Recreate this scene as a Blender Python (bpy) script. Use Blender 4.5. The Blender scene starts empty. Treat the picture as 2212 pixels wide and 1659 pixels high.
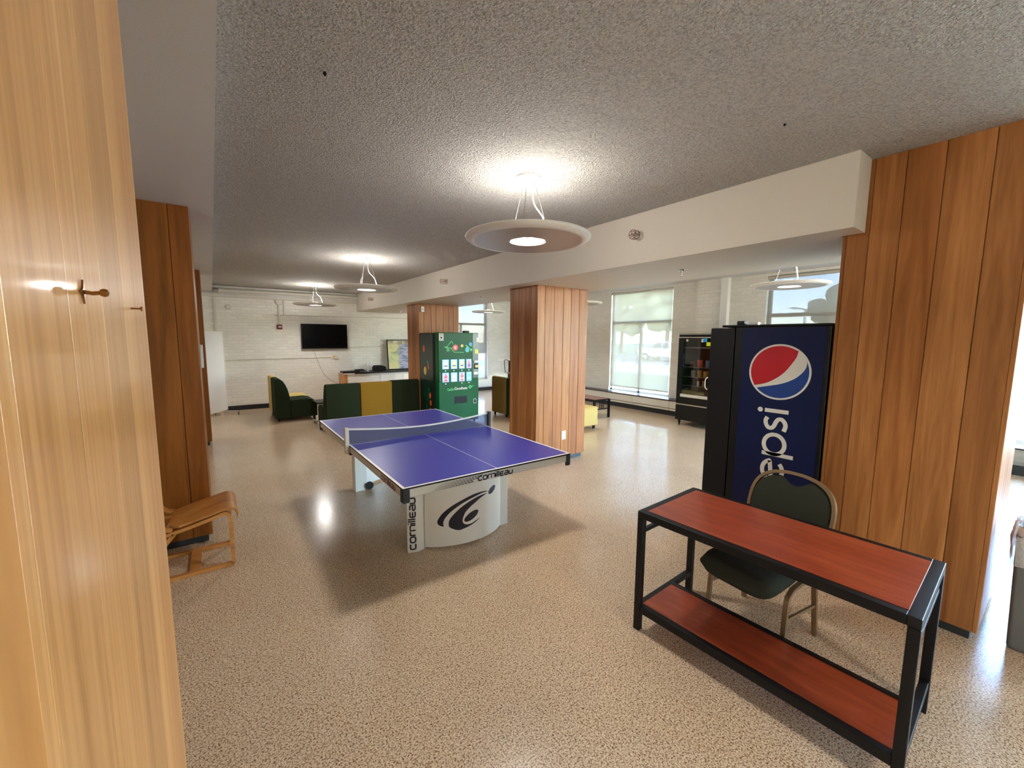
import bpy, bmesh, math, random
from mathutils import Vector, Matrix
from mathutils.geometry import tessellate_polygon
random.seed(7)
sc = bpy.context.scene
PI = math.pi

# ------------------------------------------------------------------ camera
F_PX, CAM_H, YAW, PITCH, ROLL = 886.35, 1.762, 0.630, -0.111, 0.007
cd = bpy.data.cameras.new('camera'); cam = bpy.data.objects.new('camera', cd)
sc.collection.objects.link(cam); sc.camera = cam
cd.sensor_fit = 'HORIZONTAL'; cd.sensor_width = 36.0; cd.lens = F_PX / 2212 * 36.0
cd.clip_start = 0.02; cd.clip_end = 600
_f = Vector((math.sin(YAW)*math.cos(PITCH), math.cos(YAW)*math.cos(PITCH), math.sin(PITCH)))
_r = Vector((math.cos(YAW), -math.sin(YAW), 0)); _u = _r.cross(_f)
_r2 = _r*math.cos(ROLL) + _u*math.sin(ROLL); _u2 = -_r*math.sin(ROLL) + _u*math.cos(ROLL)
cam.matrix_world = Matrix(((_r2.x, _u2.x, -_f.x, 0), (_r2.y, _u2.y, -_f.y, 0), (_r2.z, _u2.z, -_f.z, CAM_H), (0, 0, 0, 1)))

# ------------------------------------------------------------------ world, sun, exposure
sc.view_settings.view_transform = 'Standard'; sc.view_settings.look = 'None'
sc.view_settings.gamma = 1.0; sc.view_settings.use_curve_mapping = False
sc.view_settings.exposure = 2.17
SKY = 2.6
w = bpy.data.worlds.new('world'); sc.world = w; w.use_nodes = True
nt = w.node_tree; bg = nt.nodes['Background']
sky = nt.nodes.new('ShaderNodeTexSky'); sky.sky_type = 'NISHITA'; sky.sun_disc = False
sky.sun_elevation = math.radians(48); sky.sun_rotation = math.radians(215)
sky.air_density = 1.0; sky.dust_density = 0.4; sky.ozone_density = 2.5
nt.links.new(sky.outputs[0], bg.inputs[0]); bg.inputs[1].default_value = SKY
sd = bpy.data.lights.new('sun', 'SUN'); sun = bpy.data.objects.new('sun', sd); sc.collection.objects.link(sun)
sd.energy = 6.0; sd.angle = math.radians(0.6); sd.color = (1.0, .95, .86)
sun.rotation_euler = Vector((.50, .60, -.86)).to_track_quat('-Z', 'Y').to_euler()
LAMP_W = 5.0; DOWN_W = 22.0
LAMP_COL = (1.0, 0.97, 0.93)
sc.cycles.max_bounces = 9; sc.cycles.diffuse_bounces = 6; sc.cycles.glossy_bounces = 4
sc.cycles.transmission_bounces = 6; sc.cycles.transparent_max_bounces = 12
sc.cycles.caustics_reflective = False; sc.cycles.caustics_refractive = False
sc.cycles.use_denoising = True; sc.cycles.sample_clamp_indirect = 6.0; sc.cycles.blur_glossy = 0.6

def portal(name, loc, sx, sz, direction):
    l = bpy.data.lights.new(name, 'AREA'); l.shape = 'RECTANGLE'; l.size = sx; l.size_y = sz
    l.cycles.is_portal = True
    o = bpy.data.objects.new(name, l); sc.collection.objects.link(o); o.location = loc
    o.rotation_euler = Vector(direction).to_track_quat('-Z', 'Z').to_euler()
WIN_R = [(5.62, 7.45), (1.66, 3.62), (-2.30, 0.62), (-5.6, -3.6), (9.3, 11.0)]
WIN_B_FILL = [(6.4, 7.2)]  # unseen window added behind the camera for daylight fill
WIN_L_FILL = [(-5.4, -4.8)]  # unseen window added in the left wall as extra daylight
for a, b in WIN_L_FILL: portal('window_portal', (-5.23, (a+b)/2, 1.68), b-a, 2.6, (1, 0, 0))
for a, b in WIN_R: portal('window_portal', (8.98, (a+b)/2, 1.68), b-a, 2.6, (-1, 0, 0))
for a, b in WIN_B_FILL: portal('window_portal', ((a+b)/2, -6.28, 1.68), b-a, 2.6, (0, 1, 0))
portal('window_portal', (6.57, 12.03, 1.64), 1.95, 2.6, (0, -1, 0))

# ------------------------------------------------------------------ helpers
def lin(c):
    return tuple(((v/255)/12.92 if v/255 <= .04045 else ((v/255+.055)/1.055)**2.4) for v in c)
def mat(name, rgb=(200, 200, 200), rough=.5, metal=0., spec=.5, emit=0., ecol=None, coat=0., alpha=1.):
    m = bpy.data.materials.new(name); m.use_nodes = True
    b = m.node_tree.nodes['Principled BSDF']
    b.inputs['Base Color'].default_value = (*lin(rgb), 1); b.inputs['Roughness'].default_value = rough
    b.inputs['Metallic'].default_value = metal; b.inputs['Specular IOR Level'].default_value = spec
    b.inputs['Coat Weight'].default_value = coat; b.inputs['Coat Roughness'].default_value = .08
    b.inputs['Alpha'].default_value = alpha
    if emit:
        b.inputs['Emission Color'].default_value = (*lin(ecol or rgb), 1); b.inputs['Emission Strength'].default_value = emit
    return m
class N:
    """small node wiring helper"""
    def __init__(s, m): s.m = m; s.t = m.node_tree; s.b = s.t.nodes.get('Principled BSDF')
    def n(s, typ, **kw):
        x = s.t.nodes.new(typ)
        for k, v in kw.items():
            if k in x.inputs.keys(): x.inputs[k].default_value = v
            else: setattr(x, k, v)
        return x
    def l(s, a, b): s.t.links.new(a, b)
    def coords(s, scale=(1, 1, 1), swap=None):
        tc = s.n('ShaderNodeTexCoord'); out = tc.outputs['Object']
        if swap:
            sp = s.n('ShaderNodeSeparateXYZ'); cb = s.n('ShaderNodeCombineXYZ'); s.l(out, sp.inputs[0])
            for i, ax in enumerate(swap): s.l(sp.outputs[ax], cb.inputs[i])
            out = cb.outputs[0]
        mp = s.n('ShaderNodeMapping'); mp.inputs['Scale'].default_value = scale; s.l(out, mp.inputs[0])
        return mp.outputs[0]
    def ramp(s, src, stops, interp='LINEAR'):
        r = s.n('ShaderNodeValToRGB'); r.color_ramp.interpolation = interp
        e = r.color_ramp.elements
        while len(e) < len(stops): e.new(.5)
        for i, (p, c) in enumerate(stops): e[i].position = p; e[i].color = (*c, 1) if len(c) == 3 else c
        s.l(src, r.inputs[0]); return r.outputs[0]
    def noise(s, vec, scale, detail=2., rough=.5, dist=0.):
        x = s.n('ShaderNodeTexNoise', Scale=scale, Detail=detail, Roughness=rough, Distortion=dist); s.l(vec, x.inputs['Vector']); return x.outputs['Fac']
    def mix(s, a, b, fac, mode='MIX'):
        x = s.n('ShaderNodeMix', data_type='RGBA', blend_type=mode)
        for v, i in ((fac, 0), (a, 6), (b, 7)):
            if hasattr(v, 'links'): s.l(v, x.inputs[i])
            else: x.inputs[i].default_value = v if i == 0 else (*v, 1)
        return x.outputs[2]
    def bump(s, h, strength, dist=.01):
        x = s.n('ShaderNodeBump', Strength=strength, Distance=dist); s.l(h, x.inputs['Height']); s.l(x.outputs[0], s.b.inputs['Normal'])
    def base(s, c): s.l(c, s.b.inputs['Base Color'])

def wood(name, dark, mid, light, rough=.3, coat=.4, sc_=(1, 1, 1), tint=.45, bumpy=.08, spec=.5, streak=.55):
    m = mat(name, mid, rough, coat=coat, spec=spec); k = N(m)
    v = k.coords(sc_)
    g = k.n('ShaderNodeNewGeometry'); isl = g.outputs['Random Per Island']
    off = k.n('ShaderNodeVectorMath', operation='SCALE'); cb = k.n('ShaderNodeCombineXYZ')
    for i in range(3): k.l(isl, cb.inputs[i])
    k.l(cb.outputs[0], off.inputs[0]); off.inputs['Scale'].default_value = 37.
    ad = k.n('ShaderNodeVectorMath', operation='ADD'); k.l(v, ad.inputs[0]); k.l(off.outputs[0], ad.inputs[1])
    n1 = k.noise(ad.outputs[0], 9., 5., .6, 1.2)
    n2 = k.noise(ad.outputs[0], 46., 3., .6, .3)
    c1 = k.ramp(n1, [(.25, lin(dark)), (.5, lin(mid)), (.75, lin(light))])
    c2 = k.ramp(n2, [(.3, (.72, .66, .6)), (.6, (1, 1, 1))])
    c = k.mix(c1, c2, streak, 'MULTIPLY')
    t = k.ramp(isl, [(0, (.66, .58, .5)), (.3, (.92, .88, .82)), (.6, (1.06, 1.03, .96)), (.85, (.95, .84, .72)), (1, (.80, .66, .55))])
    c = k.mix(c, t, tint, 'MULTIPLY')
    k.base(c); k.bump(n2, bumpy, .002)
    return m
GZ = (1., 1., .06)
M = {}
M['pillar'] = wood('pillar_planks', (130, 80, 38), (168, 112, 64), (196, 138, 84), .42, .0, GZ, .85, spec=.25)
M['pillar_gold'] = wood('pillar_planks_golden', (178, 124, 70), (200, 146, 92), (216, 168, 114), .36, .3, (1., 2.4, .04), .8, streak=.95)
M['pillar_shaded'] = wood('pillar_planks_shaded', (104, 56, 16), (134, 78, 26), (158, 98, 40), .36, .0, GZ, .6, spec=.3)  # more orange wood, its colour darkened to offset light from the added windows
M['bentwood'] = wood('bent_plywood', (164, 104, 46), (196, 134, 68), (210, 152, 88), .35, .2, (.3, 1, 1), .1)
M['cherry'] = wood('cherry_laminate', (132, 50, 26), (158, 66, 36), (178, 84, 50), .32, .1, (1., .12, 1.), 0)
M['brownlam'] = wood('brown_laminate', (120, 76, 62), (136, 88, 72), (150, 100, 84), .4, .1, (1., .2, 1.), 0)
M['paint'] = mat('beam_paint', (214, 206, 193), .55)
k = N(M['paint']); n = k.noise(k.coords(), 120, 2); k.bump(n, .08, .003)
M['soffit'] = mat('soffit_paint', (204, 204, 204), .6); k = N(M['soffit']); k.bump(k.noise(k.coords(), 160, 2), .15, .004)
M['white'] = mat('white_paint', (232, 230, 224), .4)
M['whitegloss'] = mat('white_enamel', (236, 236, 236), .25)
M['disc'] = mat('lamp_disc_white', (226, 222, 214), .35)
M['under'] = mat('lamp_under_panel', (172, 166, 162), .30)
M['wire'] = mat('lamp_wire', (112, 110, 106), .5)
M['black'] = mat('black_metal', (14, 13, 14), .42, spec=.3)
M['blackm'] = mat('black_matte', (16, 16, 16), .7, spec=.25)
M['blackglass'] = mat('screen_black', (4, 4, 5), .3, spec=.12)
M['rubber'] = mat('black_rubber', (26, 26, 27), .6)
M['plinth'] = mat('pillar_plinth', (34, 40, 42), .5)
M['steel'] = mat('steel', (190, 188, 184), .3, .9)
M['chrome'] = mat('chrome', (210, 205, 200), .12, 1.)
M['copper'] = mat('copper', (150, 100, 86), .25, 1.)
M['brass'] = mat('brass', (150, 110, 66), .25, 1.)
M['silver'] = mat('silver_paint', (196, 188, 174), .35, .1)
M['silverlt'] = mat('silver_leg_paint', (232, 228, 218), .35, .1)
M['navy'] = mat('navy_print', (14, 16, 40), .4)
M['tblue'] = mat('table_blue', (56, 58, 156), .35)
M['pblue'] = mat('machine_navy', (10, 20, 58), .42, spec=.25); M['logoblue'] = mat('logo_blue', (12, 54, 124), .4)
M['logored'] = mat('logo_red', (172, 6, 24), .4); M['offwhite'] = mat('off_white_print', (206, 202, 192), .45)
M['green'] = mat('machine_green', (4, 84, 42), .32, spec=.12); M['greendk'] = mat('machine_side_green', (18, 44, 34), .3)
M['lime'] = mat('lime_print', (70, 214, 110), .4); M['red'] = mat('red_print', (222, 56, 52), .4)
M['orange'] = mat('orange_print', (206, 96, 40), .4); M['yellow'] = mat('yellow_print', (226, 190, 90), .4)
M['cyan'] = mat('blue_print', (30, 160, 220), .4); M['hivis'] = mat('neon_sticker', (214, 232, 40), .4)
M['alarm'] = mat('alarm_red', (110, 26, 30), .35); M['cream'] = mat('cream_enamel', (214, 210, 198), .45)
M['sill'] = mat('dark_sill', (52, 36, 34), .35)
M['bronze'] = mat('chair_bronze', (150, 124, 92), .35, .6)
M['fab_chair'] = mat('chair_fabric', (50, 51, 42), .95, spec=.1)
M['fab_green'] = mat('sofa_green', (44, 54, 38), .95, spec=.1)
M['fab_yellow'] = mat('sofa_mustard', (146, 110, 38), .9, spec=.1)
M['fab_pale'] = mat('sofa_pale_yellow', (208, 184, 116), .85, spec=.15)
for f in ('fab_chair', 'fab_green', 'fab_yellow', 'fab_pale'):
    k = N(M[f]); k.bump(k.noise(k.coords(), 500, 2), .3, .002)
M['fab_yellow_shaded'] = mat('sofa_yellow_shaded', (144, 124, 74), .9, spec=.1)  # yellow fabric with the shade on this seat put into its colour
M['bin'] = mat('bin_grey', (104, 102, 98), .5)
M['frame'] = mat('window_frame', (206, 200, 190), .4)
M['btn'] = mat('button_backlit', (96, 130, 216), .3, emit=.55, ecol=(96, 130, 216))
M['btnw'] = mat('button_backlit_white', (226, 236, 250), .3, emit=.8, ecol=(226, 236, 250))
M['btnr'] = mat('button_backlit_red', (226, 40, 60), .3, emit=.6, ecol=(226, 40, 60))
M['btny'] = mat('button_backlit_yellow', (216, 200, 70), .3, emit=.6, ecol=(216, 200, 70))
M['btnc'] = mat('button_backlit_blue', (50, 150, 226), .3, emit=.6, ecol=(50, 150, 226))
M['led'] = mat('lamp_led', (255, 250, 240), .4, emit=3.5, ecol=(255, 246, 232))
# net fabric: dense dark mesh that lets some of the table through
M['net'] = mat('net_fabric', (74, 78, 104), .8, alpha=.62)
# glass
def glassy(name, tint=(1, 1, 1), gloss=.08):
    m = bpy.data.materials.new(name); m.use_nodes = True; t = m.node_tree; t.nodes.clear()
    o = t.nodes.new('ShaderNodeOutputMaterial'); mx = t.nodes.new('ShaderNodeMixShader')
    tr = t.nodes.new('ShaderNodeBsdfTransparent'); tr.inputs[0].default_value = (*tint, 1)
    gl = t.nodes.new('ShaderNodeBsdfGlossy'); gl.inputs['Roughness'].default_value = .03
    mx.inputs[0].default_value = gloss; t.links.new(tr.outputs[0], mx.inputs[1]); t.links.new(gl.outputs[0], mx.inputs[2])
    t.links.new(mx.outputs[0], o.inputs[0]); return m
M['glass'] = glassy('window_glass', (.96, .98, .97), .05)
M['dimglass'] = glassy('dimmed_window_glass', (.34, .35, .37), .05)  # glass tint added to dim the bright outdoor view
M['mglass'] = glassy('machine_glass', (.8, .8, .78), .08)
def shade_mat(nm, tlc, fac):
  m = bpy.data.materials.new(nm); m.use_nodes = True; t = m.node_tree; t.nodes.clear()
  o = t.nodes.new('ShaderNodeOutputMaterial'); mx = t.nodes.new('ShaderNodeMixShader'); mx2 = t.nodes.new('ShaderNodeMixShader')
  tr = t.nodes.new('ShaderNodeBsdfTransparent'); tl = t.nodes.new('ShaderNodeBsdfTranslucent'); df = t.nodes.new('ShaderNodeBsdfDiffuse')
  tl.inputs[0].default_value = (*lin(tlc), 1); df.inputs[0].default_value = (*lin((226, 220, 206)), 1)
  mx2.inputs[0].default_value = .45; t.links.new(tl.outputs[0], mx2.inputs[1]); t.links.new(df.outputs[0], mx2.inputs[2])
  mx.inputs[0].default_value = fac; t.links.new(tr.outputs[0], mx.inputs[1]); t.links.new(mx2.outputs[0], mx.inputs[2])
  t.links.new(mx.outputs[0], o.inputs[0]); return m
M['shade'] = shade_mat('shade_fabric', (122, 110, 92), .82)
M['sheer'] = shade_mat('sheer_shade_fabric', (106, 100, 86), .72)
# terrazzo-pattern vinyl floor
m = mat('speckled_floor', (170, 146, 116), .18, spec=.55); k = N(m); v = k.coords()
n1 = k.noise(v, 135., 3., .62, .5); n2 = k.noise(v, 210., 2., .5, .2); n3 = k.noise(v, 1.1, 3., .5)
c = k.ramp(n1, [(.34, lin((112, 80, 56))), (.43, lin((168, 136, 106))), (.52, lin((228, 204, 172))), (.7, lin((242, 222, 196)))])
c = k.mix(c, k.ramp(n2, [(.30, (.42, .34, .28)), (.39, (1, 1, 1))]), .8, 'MULTIPLY')
c = k.mix(c, k.ramp(n3, [(.3, (.88, .86, .84)), (.7, (1.04, 1.02, 1.0))]), .7, 'MULTIPLY')
k.base(c)
M['floor'] = m
# popcorn ceiling
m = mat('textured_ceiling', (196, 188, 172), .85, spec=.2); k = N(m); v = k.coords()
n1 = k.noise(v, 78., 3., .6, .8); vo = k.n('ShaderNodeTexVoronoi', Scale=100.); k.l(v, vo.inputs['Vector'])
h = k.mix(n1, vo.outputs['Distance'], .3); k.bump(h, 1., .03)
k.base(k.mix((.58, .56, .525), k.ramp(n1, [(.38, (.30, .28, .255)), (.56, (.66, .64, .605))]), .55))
M['ceiling'] = m
# painted brick
def brick(name, swap, rgb, mort):
    m = mat(name, rgb, .42); k = N(m); v = k.coords(swap=swap)
    b = k.n('ShaderNodeTexBrick', Scale=1.); k.l(v, b.inputs['Vector'])
    b.inputs['Color1'].default_value = (*lin(rgb), 1); b.inputs['Color2'].default_value = (*lin(tuple(x*.96 for x in rgb)), 1)
    b.inputs['Mortar'].default_value = (*lin(mort), 1); b.inputs['Mortar Size'].default_value = .007
    b.inputs['Mortar Smooth'].default_value = .6; b.inputs['Brick Width'].default_value = .205; b.inputs['Row Height'].default_value = .072
    k.base(b.outputs['Color']); iv = k.n('ShaderNodeMath', operation='SUBTRACT'); iv.inputs[0].default_value = 1.; k.l(b.outputs['Fac'], iv.inputs[1])
    ad = k.n('ShaderNodeMath', operation='ADD'); k.l(iv.outputs[0], ad.inputs[0])
    sm = k.n('ShaderNodeMath', operation='MULTIPLY'); k.l(k.noise(v, 14, 3), sm.inputs[0]); sm.inputs[1].default_value = .6; k.l(sm.outputs[0], ad.inputs[1])
    k.bump(ad.outputs[0], .4, .006); return m
M['brick_xz'] = brick('painted_brick_rear', (0, 2, 1), (238, 236, 227), (224, 222, 213))
M['brick_yz'] = brick('painted_brick_side', (1, 2, 0), (226, 222, 211), (213, 209, 198))

ROOT = {}
class MB:
    def __init__(s): s.v = []; s.f = []; s.mi = []
    def add(s, vs, fs, mi=0):
        b = len(s.v); s.v += [tuple(p) for p in vs]; s.f += [tuple(i+b for i in f) for f in fs]; s.mi += [mi]*len(fs); return s
    def box(s, x0, x1, y0, y1, z0, z1, mi=0):
        x0, x1 = min(x0, x1), max(x0, x1); y0, y1 = min(y0, y1), max(y0, y1); z0, z1 = min(z0, z1), max(z0, z1)
        return s.add([(x, y, z) for z in (z0, z1) for y in (y0, y1) for x in (x0, x1)],
                     [(0, 2, 3, 1), (4, 5, 7, 6), (0, 1, 5, 4), (2, 6, 7, 3), (0, 4, 6, 2), (1, 3, 7, 5)], mi)
    def prism(s, pts, a0, a1, axis='z', mi=0):
        """polygon pts extruded along an axis: z -> pts are (x,y); x -> (y,z); y -> (x,z)"""
        def P(p, a): return {'z': (p[0], p[1], a), 'x': (a, p[0], p[1]), 'y': (p[0], a, p[1])}[axis]
        n = len(pts); vs = [P(p, a0) for p in pts] + [P(p, a1) for p in pts]
        fs = [(i, (i+1) % n, n+(i+1) % n, n+i) for i in range(n)]
        tri = tessellate_polygon([[Vector((p[0], p[1], 0)) for p in pts]])
        fs += [tuple(t) for t in tri] + [tuple(n+i for i in reversed(t)) for t in tri]
        return s.add(vs, fs, mi)
    def lathe(s, prof, c, n=32, mi=0, axis='z', closed=False):
        vs = []; m_ = len(prof)
        for i in range(n):
            a = 2*PI*i/n
            for r, h in prof:
                p = (r*math.cos(a), r*math.sin(a), h)
                if axis == 'x': p = (p[2], p[0], p[1])
                elif axis == 'y': p = (p[0], p[2], p[1])
                vs.append((p[0]+c[0], p[1]+c[1], p[2]+c[2]))
        fs = []
        for i in range(n):
            j = (i+1) % n
            for q in range(m_ if closed else m_-1):
                r = (q+1) % m_
                fs.append((i*m_+q, j*m_+q, j*m_+r, i*m_+r))
        return s.add(vs, fs, mi)
    def cyl(s, c, r, h, n=24, axis='z', mi=0, r2=None):
        r2 = r if r2 is None else r2
        return s.lathe([(0.0001, 0), (r, 0), (r2, h), (0.0001, h)], c, n, mi, axis)
    def tube(s, path, r, n=8, mi=0, closed=False, flat=None):
        """sweep; flat=(w,h) gives a rectangular section"""
        P = [Vector(p) for p in path]; L = len(P); vs = []; up = None
        for i, p in enumerate(P):
            if closed: d = (P[(i+1) % L]-P[i-1])
            else: d = P[min(i+1, L-1)]-P[max(i-1, 0)]
            d.normalize()
            if up is None:
                up = Vector((0, 0, 1)) if abs(d.z) < .9 else Vector((0, 1, 0))
            a = d.cross(up).normalized(); b = a.cross(d).normalized(); up = b
            if flat: ring = [a*sx*flat[0]/2+b*sy*flat[1]/2 for sx, sy in ((-1, -1), (1, -1), (1, 1), (-1, 1))]
            else: ring = [a*r*math.cos(2*PI*k/n)+b*r*math.sin(2*PI*k/n) for k in range(n)]
            vs += [p+q for q in ring]
        m_ = 4 if flat else n; fs = []
        for i in range(L if closed else L-1):
            j = (i+1) % L
            for q in range(m_): fs.append((i*m_+q, i*m_+(q+1) % m_, j*m_+(q+1) % m_, j*m_+q))
        if not closed: fs += [tuple(range(m_))[::-1], tuple(range((L-1)*m_, L*m_))]
        return s.add(vs, fs, mi)
    def xf(s, fn): s.v = [tuple(fn(p)) for p in s.v]; return s
    def build(s, name, mats, parent=None, smooth=False, bevel=0, local=False, seg=2, angle=40):
        me = bpy.data.meshes.new(name)
        if parent is not None: org = Vector((0, 0, 0)) if local else ROOT[parent.name]
        else:
            xs, ys, zs = zip(*s.v); org = Vector(((min(xs)+max(xs))/2, (min(ys)+max(ys))/2, min(zs)))
        me.from_pydata([Vector(p)-org for p in s.v], [], s.f)
        if not isinstance(mats, (list, tuple)): mats = [mats]
        for m_ in mats: me.materials.append(m_)
        for p, i in zip(me.polygons, s.mi): p.material_index = i
        bm = bmesh.new(); bm.from_mesh(me); bmesh.ops.recalc_face_normals(bm, faces=bm.faces); bm.to_mesh(me); bm.free()
        o = bpy.data.objects.new(name, me); sc.collection.objects.link(o)
        if smooth:
            for p in me.polygons: p.use_smooth = True
            try: me.set_sharp_from_angle(angle=math.radians(angle))
            except Exception: pass
        if bevel:
            b = o.modifiers.new('bevel', 'BEVEL'); b.width = bevel; b.segments = seg; b.limit_method = 'ANGLE'; b.angle_limit = math.radians(35)
            for p in me.polygons: p.use_smooth = True
            wn = o.modifiers.new('wn', 'WEIGHTED_NORMAL'); wn.keep_sharp = True
        if parent is not None: o.parent = parent; ROOT[o.name] = ROOT[parent.name]
        else: o.location = org; ROOT[o.name] = org
        return o
def thing(name, label, cat, loc=(0, 0, 0), rot=0., group=None):
    o = bpy.data.objects.new(name, None); sc.collection.objects.link(o); o.empty_display_size = .1
    o.location = loc; o.rotation_euler = (0, 0, rot); ROOT[o.name] = Vector(loc)
    o['label'] = label; o['category'] = cat
    if group: o['group'] = group
    return o
def tag(o, label, cat, group=None, kind=None):
    o['label'] = label; o['category'] = cat
    if group: o['group'] = group
    if kind: o['kind'] = kind
    return o
def struct(o): o['kind'] = 'structure'; return o
KIDS = {}
def dup(o, loc, label=None, parent=None):
    c = o.copy(); sc.collection.objects.link(c)
    if parent is None: c.location = loc; c['label'] = label
    else: c.parent = parent
    for ch in [x for x in bpy.data.objects if x.parent == o]: dup(ch, None, None, c)
    return c
def catmull(pts, n=6):
    out = []; L = len(pts)
    for i in range(L-1):
        p0, p1, p2, p3 = pts[max(i-1, 0)], pts[i], pts[i+1], pts[min(i+2, L-1)]
        for k_ in range(n):
            t_ = k_/n
            out.append(tuple(.5*((2*b)+(-a+c)*t_+(2*a-5*b+4*c-d)*t_*t_+(-a+3*b-3*c+d)*t_**3) for a, b, c, d in zip(p0, p1, p2, p3)))
    out.append(tuple(pts[-1])); return out
def arc(cx, cy, r, a0, a1, n=14, ry=None):
    ry = ry or r
    return [(cx+r*math.cos(math.radians(a0+(a1-a0)*i/n)), cy+ry*math.sin(math.radians(a0+(a1-a0)*i/n))) for i in range(n+1)]
def stroke2d(mb, pts, wd, fn, th=.0012, mi=0):
    """flat ribbon along 2D pts, placed by fn(u,v,depth)"""
    P = [Vector((p[0], p[1])) for p in pts]; n_ = len(P); L = []; R = []
    for i, p in enumerate(P):
        d = P[min(i+1, n_-1)]-P[max(i-1, 0)]; d.normalize(); nn = Vector((-d.y, d.x))
        L.append(p+nn*wd/2); R.append(p-nn*wd/2)
    ribbon(mb, L, R, fn, th, mi)
def ribbon(mb, A, B, fn, th=.0012, mi=0, cross=1):
    n_ = len(A); vs = []; fs = []
    for a, b in zip(A, B):
        for c_ in range(cross+1):
            q = c_/cross; u, v = a[0]*(1-q)+b[0]*q, a[1]*(1-q)+b[1]*q
            vs += [fn(u, v, 0), fn(u, v, th)]
    W = (cross+1)*2
    for i in range(n_-1):
        for c_ in range(cross):
            a = i*W+c_*2; b = (i+1)*W+c_*2
            fs += [(a+1, b+1, b+3, a+3), (a, a+2, b+2, b)]
        fs += [(i*W, (i+1)*W, (i+1)*W+1, i*W+1), (i*W+W-2, i*W+W-1, (i+1)*W+W-1, (i+1)*W+W-2)]
    mb.add(vs, fs, mi)
def poly2d(mb, pts, fn, th=.0012, mi=0, lift=0.):
    n_ = len(pts); vs = [fn(u, v, lift) for u, v in pts]+[fn(u, v, lift+th) for u, v in pts]
    tri = tessellate_polygon([[Vector((p[0], p[1], 0)) for p in pts]])
    mb.add(vs, [tuple(n_+i for i in t) for t in tri]+[(i, (i+1) % n_, n_+(i+1) % n_, n_+i) for i in range(n_)], mi)
def text2d(txt, size, fn, mb, th=.001, mi=0, align='CENTER', sx=1., mk=0.):
    c = bpy.data.curves.new('tmp', 'FONT'); c.body = txt; c.size = size; c.align_x = align; c.resolution_u = 3; c.offset = mk
    o = bpy.data.objects.new('tmp', c); sc.collection.objects.link(o)
    dg = bpy.context.evaluated_depsgraph_get(); me = bpy.data.meshes.new_from_object(o.evaluated_get(dg))
    mb.add([fn(v_.co.x*sx, v_.co.y, th) for v_ in me.vertices], [tuple(p.vertices) for p in me.polygons], mi)
    bpy.data.objects.remove(o); bpy.data.curves.remove(c); bpy.data.meshes.remove(me)
# squared sans letters drawn by strokes in a unit cell: (polylines, advance)
def rr_(x0, y0, x1, y1, r, a='ccw'):
    return arc(x1-r, y1-r, r, 0, 90, 4)+arc(x0+r, y1-r, r, 90, 180, 4)+arc(x0+r, y0+r, r, 180, 270, 4)+arc(x1-r, y0+r, r, 270, 360, 4)
def glyph(ch):
    r = .26
    if ch == 'c': return [[(.86, 1)]+arc(r, 1-r, r, 90, 180, 4)+arc(r, r, r, 180, 270, 4)+[(.86, 0)]], 1.14
    if ch == 'o': g = rr_(0, 0, .92, 1, r); return [g+g[:1]], 1.2
    if ch == 'r': return [[(0, 0)]+arc(r, 1-r, r, 180, 90, 4)+[(.62, 1)]], .82
    if ch == 'n': return [[(0, 0), (0, 1), (.6, 1)]+arc(.88-r, 1-r, r, 90, 0, 4)+[(.88, 0)]], 1.16
    if ch == 'i': return [[(0, 0), (0, 1)], [(0, 1.24), (0, 1.44)]], .36
    if ch == 'l': return [[(0, 0), (0, 1.42)]], .36
    if ch == 'e': return [[(.86, 1)]+arc(r, 1-r, r, 90, 180, 4)+arc(r, r, r, 180, 270, 4)+[(.86, 0)], [(0, .5), (.8, .5)]], 1.12
    if ch == 'a': return [[(.1, 1), (.5, 1)]+arc(.88-r, 1-r, r, 90, 0, 4)+[(.88, 0), (.3, 0)]+arc(.22, .27, .22, 270, 90, 5)+[(.88, .5)]], 1.16
    if ch == 'u': return [[(0, 1)]+arc(r, r, r, 180, 270, 4)+arc(.88-r, r, r, 270, 360, 4)+[(.88, 1)]], 1.16
    return [], .5
def wordmark(mb, txt, x0, y0, h, width, fn, wt=.2, mi=0):
    adv = sum(glyph(c)[1] for c in txt)-.2; kx = width/adv; x = 0
    for c in txt:
        pl, a = glyph(c)
        for p in pl: stroke2d(mb, [(x0+(x+u)*kx, y0+v*h) for u, v in p], wt*h, fn, mi=mi)
        x += a

# ------------------------------------------------------------------ room shell
XL, YB, YR, XR, ZC, ZR = -5.0, -6.0, 11.75, 8.7, 2.92, 3.03
struct(MB().box(XL-.2, XR+.3, YB-.2, YR+.3, -.2, 0).build('floor', M['floor'])).location.z = -.2
def fix_origin(o):  # texture in room coordinates: keep the object's origin at the room's corner
    l = o.location.copy(); o.data.transform(Matrix.Translation(l)); o.location = (0, 0, 0); return o
fl = bpy.data.objects['floor']; fix_origin(fl)
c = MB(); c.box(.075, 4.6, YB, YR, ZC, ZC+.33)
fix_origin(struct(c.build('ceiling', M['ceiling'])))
fix_origin(struct(MB().box(4.6, XR, YB, YR, ZR, ZR+.22).build('ceiling', M['soffit'])))
fix_origin(struct(MB().box(XL, .075, YB, YR, 2.78, ZC+.33).build('trim_1', M['soffit'])))
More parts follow.
